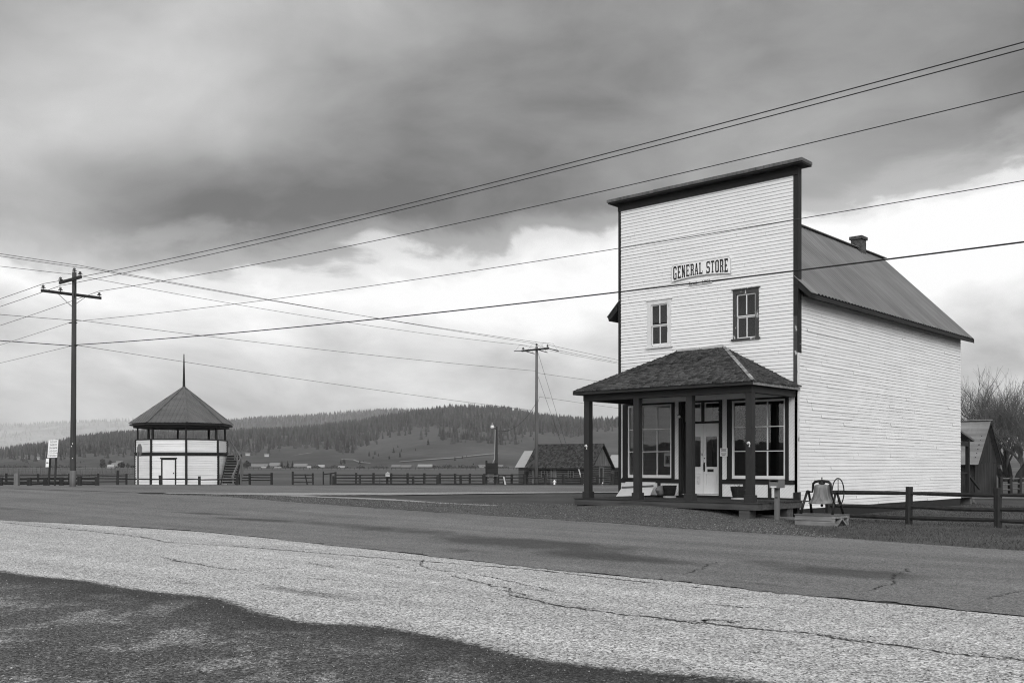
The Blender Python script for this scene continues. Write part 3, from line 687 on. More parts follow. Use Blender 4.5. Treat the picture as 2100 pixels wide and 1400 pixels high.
mb.prism([(-6.57, 6.7), (-.03, 6.7), (-3.3, 9.9)], lambda p: (p[0], 14.44, p[1]), lambda p: (p[0], 14.5, p[1])); mb.build('back_wall', M['siding_side'], store)
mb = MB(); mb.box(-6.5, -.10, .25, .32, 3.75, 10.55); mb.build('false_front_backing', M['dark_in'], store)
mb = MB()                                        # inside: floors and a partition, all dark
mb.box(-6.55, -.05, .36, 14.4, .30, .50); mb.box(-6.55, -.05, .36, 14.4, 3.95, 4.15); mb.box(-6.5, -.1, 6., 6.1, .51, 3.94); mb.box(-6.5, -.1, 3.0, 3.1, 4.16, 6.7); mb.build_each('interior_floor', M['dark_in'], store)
mb = MB(); mb.box(-6.58, -.02, .02, .30, -.3, .56); mb.box(-.06, .012, .31, 14.45, -.4, .297); mb.box(-6.6, -6.54, .31, 14.45, -.4, .297); mb.box(-6.5, -.08, 14.3, 14.48, -.4, .297); mb.build_each('foundation', M['dark'], store)
# trim
mb = MB(); mb.box(-6.6, -6.497, -.03, .2, .58, 10.56); mb.build_each('corner_board', M['dark'], store)
mb = MB(); mb.box(-.128, 0, -.03, .02, 6.1, 10.56); mb.box(0.001, .03, -.03, .19, 5.0, 10.56); mb.build_each('corner_board', M['dark'], store)
mb = MB(); mb.box(-.128, 0, -.028, .02, 4.03, 6.098); mb.build('corner_board', M['peel'], store, label='peeling corner board')
mb = MB(); mb.box(.001, .032, -.03, .068, .32, 4.998); mb.build('corner_board', M['peel_white'], store)
mb = MB(); mb.box(-.125, .045, -.04, .0, .58, .80); mb.box(.001, .05, -.039, .10, .33, .82); mb.box(-6.64, -6.5, -.06, -.031, .58, .68); mb.build_each('plinth_block', M['dark'], store)
mb = MB(); mb.box(-6.60, 0.03, -.055, -.031, 10.335, 10.58); mb.build('frieze', M['dark'], store)
mb = MB(); mb.box(-6.84, .28, -.30, .34, 10.585, 10.63); mb.build('cornice_soffit', M['dark'], store)
mb = MB()
xx = -6.87
while xx < .29:
    w_ = random.uniform(.5, 1.4); x2 = min(xx + w_, .30); dz = random.uniform(-.006, .006); mb.box(xx, x2 - .006, -.335, .36, 10.631 + dz, 10.725 + dz); xx = x2
mb.build('cornice', M['cornice'], store)
# main roof
def rz(x): return 10.53 - abs(x + 3.3) * (10.53 - 6.80) / 3.68
mb = MB(); n = 560; amp = .022; per = .24; y0, y1 = .2, 14.85
for sgn in (1, -1):
    rows = []
    for i in range(n + 1):
        yy = y0 + (y1 - y0) * i / n; o = amp * math.sin(2 * math.pi * yy / per)
        for q in (0, .5, 1): 
            xx = -3.3 + sgn * 3.72 * q; rows.append((xx, yy, rz(xx) + o + .012))
    fs = []
    for i in range(n):
        for q in (0, 1): fs.append((i * 3 + q, i * 3 + q + 1, i * 3 + q + 4, i * 3 + q + 3))
    mb.add(rows, fs)
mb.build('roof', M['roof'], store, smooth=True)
mb = MB(); mb.bar((-3.3, .2, 10.565), (-3.3, 14.87, 10.565), .26, .03); mb.build('ridge_cap', M['roof'], store)
mb = MB()                                        # eaves: soffit, fascia, rafters ends and rake boards
for s in (1, -1):
    cx = lambda d: -3.3 + s * d
    for a, b, za, zb in ((3.33, 3.68, 0, 0),):
        xs = sorted((cx(3.33), cx(3.69)))
        mb.prism([(cx(3.3), rz(cx(3.3)) - .05), (cx(3.70), rz(cx(3.70)) - .05), (cx(3.70), rz(cx(3.70)) - .17), (cx(3.3), rz(cx(3.3)) - .17 - .28)], lambda p: (p[0], .32, p[1]), lambda p: (p[0], 14.82, p[1]))
    mb.prism([(cx(.05), rz(cx(.05)) - .02), (cx(3.71), rz(cx(3.71)) - .02), (cx(3.71), rz(cx(3.71)) - .18), (cx(.05), rz(cx(.05)) - .18)], lambda p: (p[0], 14.83, p[1]), lambda p: (p[0], 14.87, p[1]))
mb.build_each('eave', M['dark'], store)
mb = MB()
for s, d0 in ((1, 3.34), (-1, 3.34)):
    cx = lambda d: -3.3 + s * d
    mb.prism([(cx(d0), rz(cx(d0)) + .02), (cx(3.74), rz(cx(3.74)) + .02), (cx(3.70), rz(cx(3.70)) - .17), (cx(d0), rz(cx(d0)) - .22)], lambda p: (p[0], -.04, p[1]), lambda p: (p[0], .318, p[1]))
mb.prism([(-.085, 7.30), (.05, 7.165), (.05, 7.0), (-.04, 7.05)], lambda p: (p[0], -.06, p[1]), lambda p: (p[0], -.041, p[1]))
mb.build_each('rake_board', M['dark'], store)
mb = MB()
for s in (1, -1):
    a = -3.3 + s * 3.22; b = -3.3 + s * 3.76
    mb.prism([(a, rz(a) + .045), (b, rz(b) + .045), (b, rz(b) + .022), (a, rz(a) + .022)], lambda p: (p[0], -.07, p[1]), lambda p: (p[0], .34, p[1]))
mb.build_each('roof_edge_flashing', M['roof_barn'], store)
mb = MB(); mb.box(-3.52, -3.08, 11.95, 12.45, 10.1, 10.90); mb.box(-3.57, -3.03, 11.90, 12.50, 10.901, 11.03); mb.box(-3.40, -3.2, 12.1, 12.3, 11.031, 11.06); mb.build('chimney', M['brick'], store)

# upper windows
for w, cm, lb in ((UW[0], M['peel'], 'window with dark peeling frame'), (UW[1], M['peel_white'], 'window with pale worn frame')):
    X0, X1, Z0, Z1, a, b, c, d, mid = w
    m_ = MB(); rect(m_, WF, X0, a, Z0 + .06, Z1 - .0, -.02, .035); rect(m_, WF, b, X1, Z0 + .06, Z1, -.02, .035); rect(m_, WF, a, b, d, Z1, -.02, .034)
    rect(m_, WF, X0 - .04, X1 + .05, Z1 + .001, Z1 + .03, -.02, .06); rect(m_, WF, X0 - .05, X1 + .05, Z0, Z0 + .058, -.02, .075)
    if c > Z0 + .062: rect(m_, WF, a, b, Z0 + .06, c, -.02, .034)
    win = m_.build('window', cm, store, label=lb)
    m_ = MB(); t_ = .036
    for zz0, zz1, oo in ((mid, d, -.005), (c, mid, -.03)):
        rect(m_, WF, a, a + t_, zz0, zz1, oo - .03, oo); rect(m_, WF, b - t_, b, zz0, zz1, oo - .03, oo); rect(m_, WF, a + t_, b - t_, zz1 - .04, zz1 - .001, oo - .03, oo)
        rect(m_, WF, a + t_, b - t_, zz0 + .001, zz0 + (.06 if zz0 == c else .03), oo - .03, oo); xm = (a + b) / 2 + .005; rect(m_, WF, xm - .016, xm + .016, zz0 + .06, zz1 - .04, oo - .03, oo - .002)
    m_.build('sash', M['frame'], win)
    m_ = MB(); 
    for zz0, zz1, oo in ((mid, d, -.022), (c, mid, -.047)):
        m_.add([WF(a + .03, zz0, oo), WF(b - .03, zz0, oo), WF(b - .03, zz1, oo), WF(a + .03, zz1, oo)], [(0, 1, 2, 3)])
    m_.build('glass', M['glass'], win)

# storefront
dk = MB(); wp = MB()
def D(s0, s1, z0, z1, o=.03): rect(dk, WF, s0, s1, z0, z1, -.06, o)
def P(s0, s1, z0, z1, o=.008): rect(wp, WF, s0, s1, z0, z1, -.06, o)
BZ = .575
for (A0, A1, w0, w1, st) in ((-6.497, -4.06, -6.211, -4.451, [(-5.0, -4.884)]), (-2.665, -.126, -2.212, -.397, [(-1.815, -1.702), (-.964, -.854)])):
    left = A0 < -5
    s_in = (-6.421, -4.332) if left else (-2.385, -.285)
    D(s_in[0], w0, 1.20, 3.70); D(w1, s_in[1], 1.20, 3.70)
    P(A0 + (0 if left else .105), s_in[0], 1.17, 3.70); P(s_in[1], -4.172 if left else A1, 1.17, 3.70)
    if left: D(-4.172, -4.06, BZ, 3.70)
    else: D(-2.665, -2.56, BZ, 3.70)
    e0, e1 = (A0, -4.172) if left else (-2.56, A1)
    D(e0, e1, 1.035, 1.169, .031); D(e0, e1, BZ, .63, .031); rect(dk, WF, s_in[0] + .0, s_in[1], 1.171, 1.199, -.06, .07)
    ed = [e0] + [q for s_ in st for q in s_] + [e1]
    for q in range(0, len(ed), 2): P(ed[q], ed[q + 1], .631, 1.034)
    for s_ in st: D(s_[0], s_[1], .631, 1.034)
    D(w0, w1, 3.645, 3.70, .02)
    # display window
    fm = MB(); Zb, Zt = 1.20, 3.64; fw = .055
    rect(fm, WF, w0, w0 + fw, Zb, Zt, -.06, .012); rect(fm, WF, w1 - fw, w1, Zb, Zt, -.06, .012); rect(fm, WF, w0 + fw, w1 - fw, Zt - .06, Zt, -.06, .012); rect(fm, WF, w0 + fw, w1 - fw, Zb, Zb + .10, -.06, .012)
    for z_ in (2.078 - (0 if left else .02), 2.83 - (0 if left else .02)): rect(fm, WF, w0 + fw, w1 - fw, z_ - .012, z_ + .012, -.05, .002)
    for x_ in ((-5.628, -5.031) if left else (-1.607, -1.003)):
        for a, b in ((Zb + .10, 2.04), (2.096, 2.79), (2.848, Zt - .06)): rect(fm, WF, x_ - .014, x_ + .014, a, b, -.05, .001)
    win = fm.build('display_window', M['frame'], store)
    g = MB(); g.add([WF(w0 + .03, Zb + .05, -.03), WF(w1 - .03, Zb + .05, -.03), WF(w1 - .03, Zt - .03, -.03), WF(w0 + .03, Zt - .03, -.03)], [(0, 1, 2, 3)]); g.build('glass', M['glass'], win)
# door recess
DY = .16
dk.box(-4.06, -4.03, -.0, DY + .05, BZ, 3.70); dk.box(-2.695, -2.665, 0., DY + .05, BZ, 3.70)
dk.box(-4.03, -2.695, DY - .02, DY + .05, 2.975, 3.04); dk.box(-4.03, -2.695, DY - .02, DY + .05, 3.655, 3.70); dk.box(-3.42, -3.30, DY - .02, DY + .05, 3.04, 3.655); dk.box(-4.03, -3.96, DY - .02, DY + .05, .72, 2.975); dk.box(-2.755, -2.695, DY - .02, DY + .05, .72, 2.975)
dk.box(-4.06, -2.665, -.03, DY + .06, BZ - .02, .66)
dk.build_each('storefront_trim', M['dark'], store); wp.build_each('storefront_panel', M['diag'], store)
mb = MB(); mb.box(-4.03, -2.695, -.05, DY - .021, .661, .69); mb.build('door_sill', M['peel_white'], store)
for a, b in ((-4.02, -3.42), (-3.30, -2.70)):
    f = MB(); f.box(a, a + .04, DY - .01, DY + .03, 3.045, 3.65); f.box(b - .04, b, DY - .01, DY + .03, 3.045, 3.65); f.box(a + .04, b - .04, DY - .01, DY + .03, 3.61, 3.65); f.box(a + .04, b - .04, DY - .01, DY + .03, 3.045, 3.085)
    w_ = f.build('transom_window', M['frame'], store)
    g = MB(); g.add([(a + .02, DY + .01, 3.06), (b - .02, DY + .01, 3.06), (b - .02, DY + .01, 3.63), (a + .02, DY + .01, 3.63)], [(0, 1, 2, 3)]); g.build('glass', M['glass'], w_)
for i, (a, b) in enumerate(((-3.955, -3.362), (-3.352, -2.757))):
    f = MB(); y0, y1 = DY, DY + .045; zl = [.72, .97, 1.36, 1.56, 2.56, 2.68, 2.83, 2.97]
    f.box(a, a + .10, y0, y1, .70, 2.97); f.box(b - .09, b, y0, y1, .70, 2.97)
    for z0, z1 in ((.70, .98), (1.33, 1.57), (2.55, 2.69), (2.82, 2.97)): f.box(a + .10, b - .09, y0, y1, z0, z1)
    f.box(a + .10, b - .09, y0 + .02, y1 - .005, .98, 1.33); f.box(a + .14, b - .13, y0 + .012, y0 + .0195, 1.02, 1.29); f.box(a + .10, b - .09, y0 + .02, y1 - .005, 2.69, 2.82)
    dr = f.build('door', M['frame'], store)
    g = MB(); g.add([(a + .09, DY + .02, 1.55), (b - .08, DY + .02, 1.55), (b - .08, DY + .02, 2.56), (a + .09, DY + .02, 2.56)], [(0, 1, 2, 3)]); g.build('glass', M['glass'], dr)
    if i == 1:
        h = MB(); h.box(a + .015, a + .06, y0 - .012, y0 - .001, 1.42, 1.72); h.box(a + .028, a + .048, y0 - .05, y0 - .013, 1.48, 1.66); h.ball((a + .045, y0 - .01, 1.85), .018); h.build('handle', M['iron'], dr)
        h = MB(); h.box(a + .16, a + .38, y0 - .012, y0 - .001, 1.41, 1.50); h.build('mail_slot', M['iron'], dr)
    else:
        h = MB(); h.box(b - .05, b - .015, y0 - .03, y0 - .001, 1.93, 1.99); h.tube([(b - .045, y0 - .02, 1.99), (b - .045, y0 - .02, 2.03), (b - .02, y0 - .02, 2.03), (b - .02, y0 - .02, 1.99)], .005, 5); h.build('padlock', M['galv'], dr)
        h = MB(); h.box(a + .3, a + .46, y0 + .008, y0 + .0115, 1.0, 1.27); h.build('peeled_panel', M['peel_white'], dr)
# porch
mb = MB(); r_ = random.Random(2); xx = -6.39
yy = -2.78
while yy < -.05:
    mb.box(-6.39 + r_.uniform(-.02, .02), .20 + r_.uniform(-.02, .02), yy, yy + .135, .545, .572 + r_.uniform(-.004, .004)); yy += .14
mb.build('porch_deck', M['deck'], store)
mb = MB(); mb.box(-6.36, .17, -2.75, -2.71, .36, .543); mb.box(.13, .17, -2.705, -.05, .36, .543); mb.box(-6.36, -6.32, -2.705, -.05, .36, .543)
for x_ in (-5., -3.5, -2, -.8): mb.box(x_, x_ + .06, -2.70, -.06, .37, .542)
mb.build_each('porch_skirt', M['deck_edge'], store)
mb = MB(); mb.box(-.45, -.12, -2.72, -2.35, -.1, .358); mb.box(-.25, .12, -.9, -.55, -.1, .358); mb.box(-6.3, -6.0, -2.7, -2.4, 0, .358); mb.box(-3.4, -3.1, -2.7, -2.4, 0, .358); mb.build_each('porch_pier', M['deck_edge'], store)
for i, x_ in enumerate((-5.92, -4.0, -2.12, -.16)):
    m_ = MB(); m_.box(x_ - .10, x_ + .10, -2.69, -2.49, .78, 3.67); m_.box(x_ - .135, x_ + .135, -2.725, -2.455, .573, .779); po = m_.build('porch_post', M['dark_porch'], store)
    if i in (0, 3):
        m_ = MB(); zc = 2.24; m_.ball((x_ + .0, -2.735, zc), .035, n=8); m_.tube([(x_, -2.74, zc), (x_ + .05, -2.77, zc + .03), (x_ + .08, -2.77, zc - .02), (x_ + .06, -2.76, zc - .1)], .022, 6); m_.build('hook', M['ceramic_pale'], po)
mb = MB(); mb.box(-6.03, -.05, -2.71, -2.47, 3.672, 3.87); mb.box(-.27, -.05, -2.468, -.02, 3.672, 3.868); mb.box(-6.03, -5.81, -2.468, -.02, 3.672, 3.868); mb.build_each('porch_beam', M['dark_porch'], store)
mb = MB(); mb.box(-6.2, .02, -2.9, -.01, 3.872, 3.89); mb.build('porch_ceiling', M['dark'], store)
EX0, EX1, EY = -6.27, .10, -2.95; RX0, RX1, RZ_ = -4.17, -2.53, 5.35
mb = MB(); mb.box(EX0, EX1, EY, EY + .03, 3.865, 3.955); mb.box(EX0, EX0 + .03, EY + .031, -.032, 3.865, 3.955)
mb.build_each('porch_fascia', M['dark_porch'], store)
class Shingles:
    def __init__(s): s.V = []; s.F = []; s.T = []
    def plane(s, o, ux, uv, Lv, lo, hi, ex=.13, w0=.08, w1=.17, th=.024, seed=1, skip=0.):
        """o origin at the eave, ux along the eave, uv up the slope; lo/hi(v) give the clipped range along ux"""
        r = random.Random(seed); o = np.array(o, float); ux = np.array(ux, float); uv = np.array(uv, float); nn = np.cross(ux, uv); nn /= np.linalg.norm(nn)
        v = 0.; row = 0
        while v < Lv:
            a, b = lo(v + ex * .5), hi(v + ex * .5); u = a
            while u < b - .01:
                w = min(r.uniform(w0, w1), b - u)
                if b - u - w < .03: w = b - u
                v0 = v + r.uniform(-.018, .012); v1 = min(v + ex * 1.5, Lv + .02); t = th * r.uniform(.7, 1.6); g = .004; lift = r.uniform(0, .006)
                p = [(u + g, v0, 0), (u + w - g, v0 + r.uniform(-.006, .006), 0), (u + w - g, v1, -.002), (u + g, v1, -.002), (u + g, v0, t + lift), (u + w - g, v0, t + lift + r.uniform(-.003, .003)), (u + w - g, v1, .004), (u + g, v1, .004)]
                k = len(s.V)
                for q in p: s.V.append(o + ux * q[0] + uv * q[1] + nn * q[2])
                s.F += [(k, k + 1, k + 5, k + 4), (k + 4, k + 5, k + 6, k + 7), (k + 1, k + 2, k + 6, k + 5), (k + 3, k, k + 4, k + 7)]
                s.T += [r.random()] * 8; u += w
            v += ex; row += 1
    def build(s, name, mat, parent): return mesh_np(name, np.array(s.V), np.array(s.F), mat, parent, attrs={'tint': s.T})
mb = MB(); mb.box(EX1 - .03, EX1, EY + .031, -.032, 3.865, 3.955); mb.build('porch_fascia', M['plank_wood'], store, label='paler weathered fascia')
sh = Shingles(); H_ = RZ_ - 3.955; sl = math.hypot(-EY, H_); uv = np.array([0, -EY, H_]) / sl
sh.plane((0, EY - .03, 3.955), (1, 0, 0), uv, sl, lambda v: EX0 - .02 + (RX0 - EX0) * min(v / sl, 1), lambda v: EX1 + .02 + (RX1 - EX1) * min(v / sl, 1), ex=.15, th=.032, seed=3)
rr_ = EX1 - RX1; s2 = math.hypot(rr_, H_); uv2 = np.array([-rr_, 0, H_]) / s2
sh.plane((EX1 + .03, 0, 3.955), (0, 1, 0), uv2, s2, lambda v: EY - .02 + (-EY) * min(v / s2, 1), lambda v: -.03, ex=.15, th=.032, seed=4)
rl_ = RX0 - EX0; s3 = math.hypot(rl_, H_); uv3 = np.array([rl_, 0, H_]) / s3
sh.plane((EX0 - .03, 0, 3.955), (0, -1, 0), uv3, s3, lambda v: .03, lambda v: -EY * (1 - min(v / s3, 1)), seed=5)
vq = sl * .60                                    # a patched course standing proud of the rest
sh.plane(np.array((0, EY - .03, 3.955)) + uv * vq + np.array((0, -.02, .045)), (1, 0, 0), uv, .27, lambda v: -4.75, lambda v: -2.75, th=.02, seed=8)
porch_roof = sh.build('porch_roof', M['shingle'], store)
mb = MB()                                        # roof boards under the shingles
mb.add([(EX0, EY, 3.94), (EX1, EY, 3.94), (RX1, -.03, RZ_ - .02), (RX0, -.03, RZ_ - .02)], [(0, 1, 2, 3)]); mb.add([(EX1, EY, 3.94), (EX1, -.03, 3.94), (RX1, -.03, RZ_ - .02)], [(0, 1, 2)]); mb.add([(EX0, EY, 3.94), (RX0, -.03, RZ_ - .02), (EX0, -.03, 3.94)], [(0, 1, 2)])
mb.build('roof_boards', M['dark_wood'], porch_roof)
sh = Shingles(); hip = np.array([RX1 - EX1, -EY, H_]); hl = np.linalg.norm(hip); hd = hip / hl; side_ = np.cross(hd, (0, 0, 1)); side_ /= np.linalg.norm(side_)
sh.plane(np.array([EX1 + .03, EY - .03, 3.985]), side_, hd, hl, lambda v: -.055, lambda v: .02, .17, .10, .12, .012, 6); sh.plane(np.array([EX1 + .03, EY - .03, 3.985]), side_, hd, hl, lambda v: -.0, lambda v: .065, .17, .10, .12, .012, 7)
M['hip'] = shingle_mat('worn_pale_hip_shingles', .01, .42); sh.build('hip_cap', M['hip'], porch_roof)
mb = MB(); mb.bar((RX0 - .08, -.05, RZ_ + .03), (-3.35, -.05, RZ_ + .025), .05, .06); mb.bar((-3.3, -.05, RZ_ + .02), (RX1 + .02, -.05, RZ_ + .05), .05, .10); mb.build_each('flashing', M['off_white'], porch_roof)
# back porch
mb = MB(); mb.prism([(14.52, 3.06), (16.23, 2.70), (16.23, 2.62), (14.52, 2.98)], lambda p: (.0, p[0], p[1]), lambda p: (-3.2, p[0], p[1])); mb.build('back_porch_roof', M['grey_wood'], store)
mb = MB(); mb.box(-.16, -.02, 15.57, 15.71, .42, 2.68); mb.build('back_porch_post', M['dark'], store)
mb = MB(); mb.box(-.15, -.03, 14.52, 15.56, 2.42, 2.62); mb.box(-.12, -.06, 14.52, 15.56, 1.27, 1.34); mb.bar((-.09, 15.72, 1.25), (-.09, 17.2, .62), .06, .10); mb.build_each('back_porch_railing', M['dark'], store)
mb = MB(); mb.box(-3.2, 0, 14.53, 16.27, .30, .42); mb.box(-3.1, -.1, 16.0, 16.2, -.1, .298); mb.box(-1.4, -.1, 16.28, 16.6, .08, .2); mb.box(-1.4, -.1, 16.61, 16.9, -.05, .06); mb.build('back_porch_deck', M['grey_wood'], store)

# ------------------------------------------------------------------ lettering
def text_mesh(body, align='CENTER'):
    cu = bpy.data.curves.new('txt', 'FONT'); cu.body = body; cu.align_x = align; cu.resolution_u = 3; cu.offset = .018
    o = bpy.data.objects.new('txt', cu); col.objects.link(o); bpy.context.view_layer.update()
    me = bpy.data.meshes.new_from_object(o.evaluated_get(bpy.context.evaluated_depsgraph_get())); bpy.data.objects.remove(o); bpy.data.curves.remove(cu)
    V = np.array([v.co[:] for v in me.vertices]); F = [tuple(p.vertices) for p in me.polygons]; bpy.data.meshes.remove(me); return V, F
def put_text(mb, body, cx, cz, w, h, y):
    V, F = text_mesh(body); lo, hi = V.min(0), V.max(0); s = (hi - lo)
    mb.add([(cx + ((v[0] - lo[0]) / s[0] - .5) * w, y, cz + ((v[1] - lo[1]) / max(s[1], 1e-6) - .5) * h) for v in V], F)
# slab-serif block capitals on a 0..1 square, as rectangles
def glyph(c):
    s, t, f = .31, .145, .34
    E_ = [(.0, .0, 1, t), (.0, 1 - t, 1, 1), (.1, t, .1 + s, 1 - t), (.1 + s, .45, .72, .55), (.62, .38, .72, .45), (.62, .55, .72, .62), (1 - .13, t, 1, .27), (1 - .13, .73, 1, 1 - t)]
    if c == 'E': return E_
    if c == 'L': return [(0, 0, 1, t), (.1, t, .1 + s, 1 - t), (0, 1 - t, .45, 1), (.87, t, 1, .30)]
    if c == 'T': return [(0, 1 - t, 1, 1), (.38, t, .62, 1 - t), (.22, 0, .78, t), (0, .72, .13, 1 - t), (.87, .72, 1, 1 - t)]
    if c == 'O': return [(.14, 0, .86, t), (.14, 1 - t, .86, 1), (.0, .07, s + .02, .93), (1 - s - .02, .07, 1, .93)]
    if c == 'G': return [(.14, 0, .82, t), (.14, 1 - t, .86, 1), (0, .07, s + .02, .93), (1 - s, .72, 1, .93), (1 - s, 0, 1, .46), (.52, .40, 1, .50)]
    if c == 'S': return [(.14, 0, .86, t), (.14, 1 - t, .86, 1), (0, .55, s + .02, .93), (1 - s - .02, .07, 1, .46), (.12, .44, .88, .57), (1 - .16, .72, 1, 1), (0, 0, .16, .28)]
    if c == 'R': return [(0, 0, .48, t), (.1, t, .1 + s, 1 - t), (0, 1 - t, .82, 1), (.1 + s, .42, .80, .53), (.98 - s, .50, .98, .93), (.96 - s, t, .96, .44), (.70, 0, 1.06, t)]
    return []
def glyph_polys(c):
    if c == 'N': return [[(.06, 0), (.32, 0), (.32, 1), (.06, 1)], [(.74, 0), (.96, 0), (.96, 1), (.74, 1)], [(.06, 1), (.38, 1), (.96, 0), (.64, 0)], [(-.02, 0), (.42, 0), (.42, .1), (-.02, .1)], [(.62, .9), (1.04, .9), (1.04, 1), (.62, 1)], [(-.02, .9), (.2, .9), (.2, 1), (-.02, 1)]]
    if c == 'A': return [[(.03, .05), (.24, .05), (.54, 1), (.34, 1)], [(.66, .05), (.98, .05), (.68, 1), (.34, 1)], [(.22, .30), (.78, .30), (.78, .40), (.22, .40)], [(-.06, 0), (.38, 0), (.38, .1), (-.06, .1)], [(.56, 0), (1.08, 0), (1.08, .1), (.56, .1)]]
    return [[(a, b), (c_, b), (c_, d), (a, d)] for a, b, c_, d in glyph(c)]
sign = thing('store_sign', 'white sign with an arched lower edge lettered GENERAL STORE above the upper windows', 'sign', LW(-3.32, -.03, 7.64), RZ)
hw, zT = 1.10, .565
def arch(x): return .085 * (1 - (x / hw) ** 2)
pts = [(-hw, 0)] + [(-hw + 2 * hw * i / 16, arch(-hw + 2 * hw * i / 16)) for i in range(1, 16)] + [(hw, 0), (hw, zT - .07), (hw - .07, zT), (-hw + .07, zT), (-hw, zT - .07)]
mb = MB(); mb.prism(pts, lambda p: (p[0], -.035, p[1]), lambda p: (p[0], 0.0, p[1])); mb.build('board', M['white_plain'], sign)
mb = MB(); ins = [(p[0] * .985, .283 + (p[1] - .283) * .95) for p in pts]
for i in range(len(ins)):
    a, b = ins[i], ins[(i + 1) % len(ins)]; mb.bar((a[0], -.037, a[1]), (b[0], -.037, b[1]), .004, .012, (0, -1, 0)) if False else mb.bar((a[0], -.0365, a[1]), (b[0], -.0365, b[1]), .007, .003, (0, 1, 0))
mb.build('border_line', M['letter_grey'], sign)
mbs = [MB(), MB()]; mb = mbs[0]; word = 'GENERAL STORE'; n = len(word); adv = 2.06 / (n - .35); x = -1.03
for k, c in enumerate(word):
    if c == ' ': x += adv * .65; mb = mbs[1]; continue
    wl = adv * .80
    for pi_, poly in enumerate(glyph_polys(c)):
        yy = -.0375 - .0006 * pi_
        q = [(x + p[0] * wl, .045 + arch(x + wl / 2) * .95 + p[1] * (.46 - arch(x + wl / 2))) for p in poly]
        mb.add([(a, yy, b) for a, b in q], [tuple(range(len(q)))])
    x += adv
for mb in mbs: mb.build('lettering', M['black'], sign)
est = thing('established_sign', 'narrow white strip lettered Estab - 1905 under the GENERAL STORE sign', 'sign', LW(-3.36, -.03, 7.455), RZ)
mb = MB(); mb.box(-.43, .45, -.03, 0, 0, .115); mb.build('board', M['white_plain'], est)
mb = MB(); put_text(mb, 'Estab - 1905', 0, .060, .80, .092, -.0325); mb.build('lettering', M['black'], est)
nt = thing('notice', 'small white notice with grey lines of print right of the store door', 'notice', LW(-2.485, -.04, 1.905), RZ)
mb = MB(); mb.box(-.13, .13, -.012, 0, 0, .26); mb.build('board', M['white_plain'], nt)
mb = MB()
for z_, w_ in ((.225, .2), (.195, .16), (.165, .19), (.115, .2), (.085, .18), (.055, .2), (.03, .12)): mb.box(-w_ / 2, w_ / 2, -.0145, -.0125, z_ - .008, z_ + .006)
mb.build('lettering', M['letter_grey'], nt)
ps = thing('poster', 'printed poster with a dark figure hanging inside the left display window', 'poster', LW(-4.64, .06, 1.58), RZ)
mb = MB(); mb.box(-.15, .13, 0, .006, 0, .45); mb.build('sheet', M['off_white'], ps)
mb = MB(); mb.box(-.1, .08, -.004, -.001, .08, .36); mb.build('picture', M['letter_grey'], ps)
mb = MB(); mb.box(-.06, .04, -.009, -.006, .12, .24); mb.ball((-.01, -.008, .28), .035, .004, .04); mb.build('figure', M['black'], ps)
# wall lantern by the door
ln = thing('wall_lantern', 'small wall lantern with a pale globe left of the store door', 'lamp', LW(-4.11, -.03, 3.15), RZ)
mb = MB(); mb.box(-.04, .04, -.03, 0, .0, .16); mb.tube([(0, -.02, .12), (.02, -.1, .16), (.05, -.14, .12)], .012, 6); mb.lathe([(.06, .1), (.05, .12), (.015, .14)], (.05, -.14, 0), 10); mb.build('bracket', M['iron'], ln)
mb = MB(); mb.ball((.05, -.14, .06), .05); mb.build('globe', M['lamp_glass'], ln, True)

# planters, jar and boards on the porch
def planter(x, y, label):
    t = thing('barrel_planter', label, 'planter', LW(x, y, .574), RZ, 'planters on the porch')
    mb = MB(); mb.lathe([(.20, 0), (.205, .02), (.205, .055), (.17, .055)], (0, 0, 0), 22); mb.build('tray', M['off_white'], t)
    mb = MB(); r0, r1, h0, h1 = .155, .235, .056, .40
    for k in range(18):
        a0, a1 = 2 * math.pi * (k + .04) / 18, 2 * math.pi * (k + .96) / 18; j = random.uniform(-.004, .004)
        q = lambda r, a, z: ((r + j) * math.cos(a), (r + j) * math.sin(a), z)
        mb.add([q(r0, a0, h0), q(r0, a1, h0), q(r1, a1, h1), q(r1, a0, h1), q(r0 - .025, a0, h0), q(r0 - .025, a1, h0), q(r1 - .025, a1, h1), q(r1 - .025, a0, h1)], [(0, 1, 2, 3), (5, 4, 7, 6), (3, 2, 6, 7), (0, 3, 7, 4), (1, 5, 6, 2)])
    mb.lathe([(.01, .33), (.20, .335), (.20, .33)], (0, 0, 0), 16); mb.build('tub', M['dark_wood'], t)
    mb = MB(); mb.lathe([(.222, .28), (.228, .31), (.222, .31)], (0, 0, 0), 20); mb.lathe([(.182, .12), (.188, .15), (.182, .15)], (0, 0, 0), 20); mb.build_each('hoop', M['iron'], t)
    return t
p1 = planter(-1.66, -.62, 'barrel planter with dead plant stems under the right display window')
mb = MB(); r_ = random.Random(4)
for k in range(16):
    a = r_.uniform(0, 6.3); d = r_.uniform(.02, .14); mb.tube([(.4 * d * math.cos(a), .4 * d * math.sin(a), .33), (d * math.cos(a), d * math.sin(a), .33 + r_.uniform(.05, .15))], [.008, .003], 4)
mb.build('plant', M['plant_dry'], p1)
planter(-4.13, -.62, 'empty barrel planter beside the pale jar left of the store door')
jar = thing('clay_jar', 'pale rounded clay jar lying tipped against the left barrel planter', 'jar', LW(-4.47, -.58, .575), RZ)
mb = MB(); rot = Matrix.Rotation(R(38), 4, 'Y'); mb.lathe([(.05, -.23), (.10, -.20), (.16, -.08), (.175, .03), (.14, .14), (.07, .20), (.06, .23), (.075, .25)], (0, 0, 0), 20, lambda p: tuple(Matrix.Rotation(R(78), 3, 'X') @ Vector(p) + Vector((0, 0, .21)))); mb.build('jar_body', M['terracotta'], jar, True)
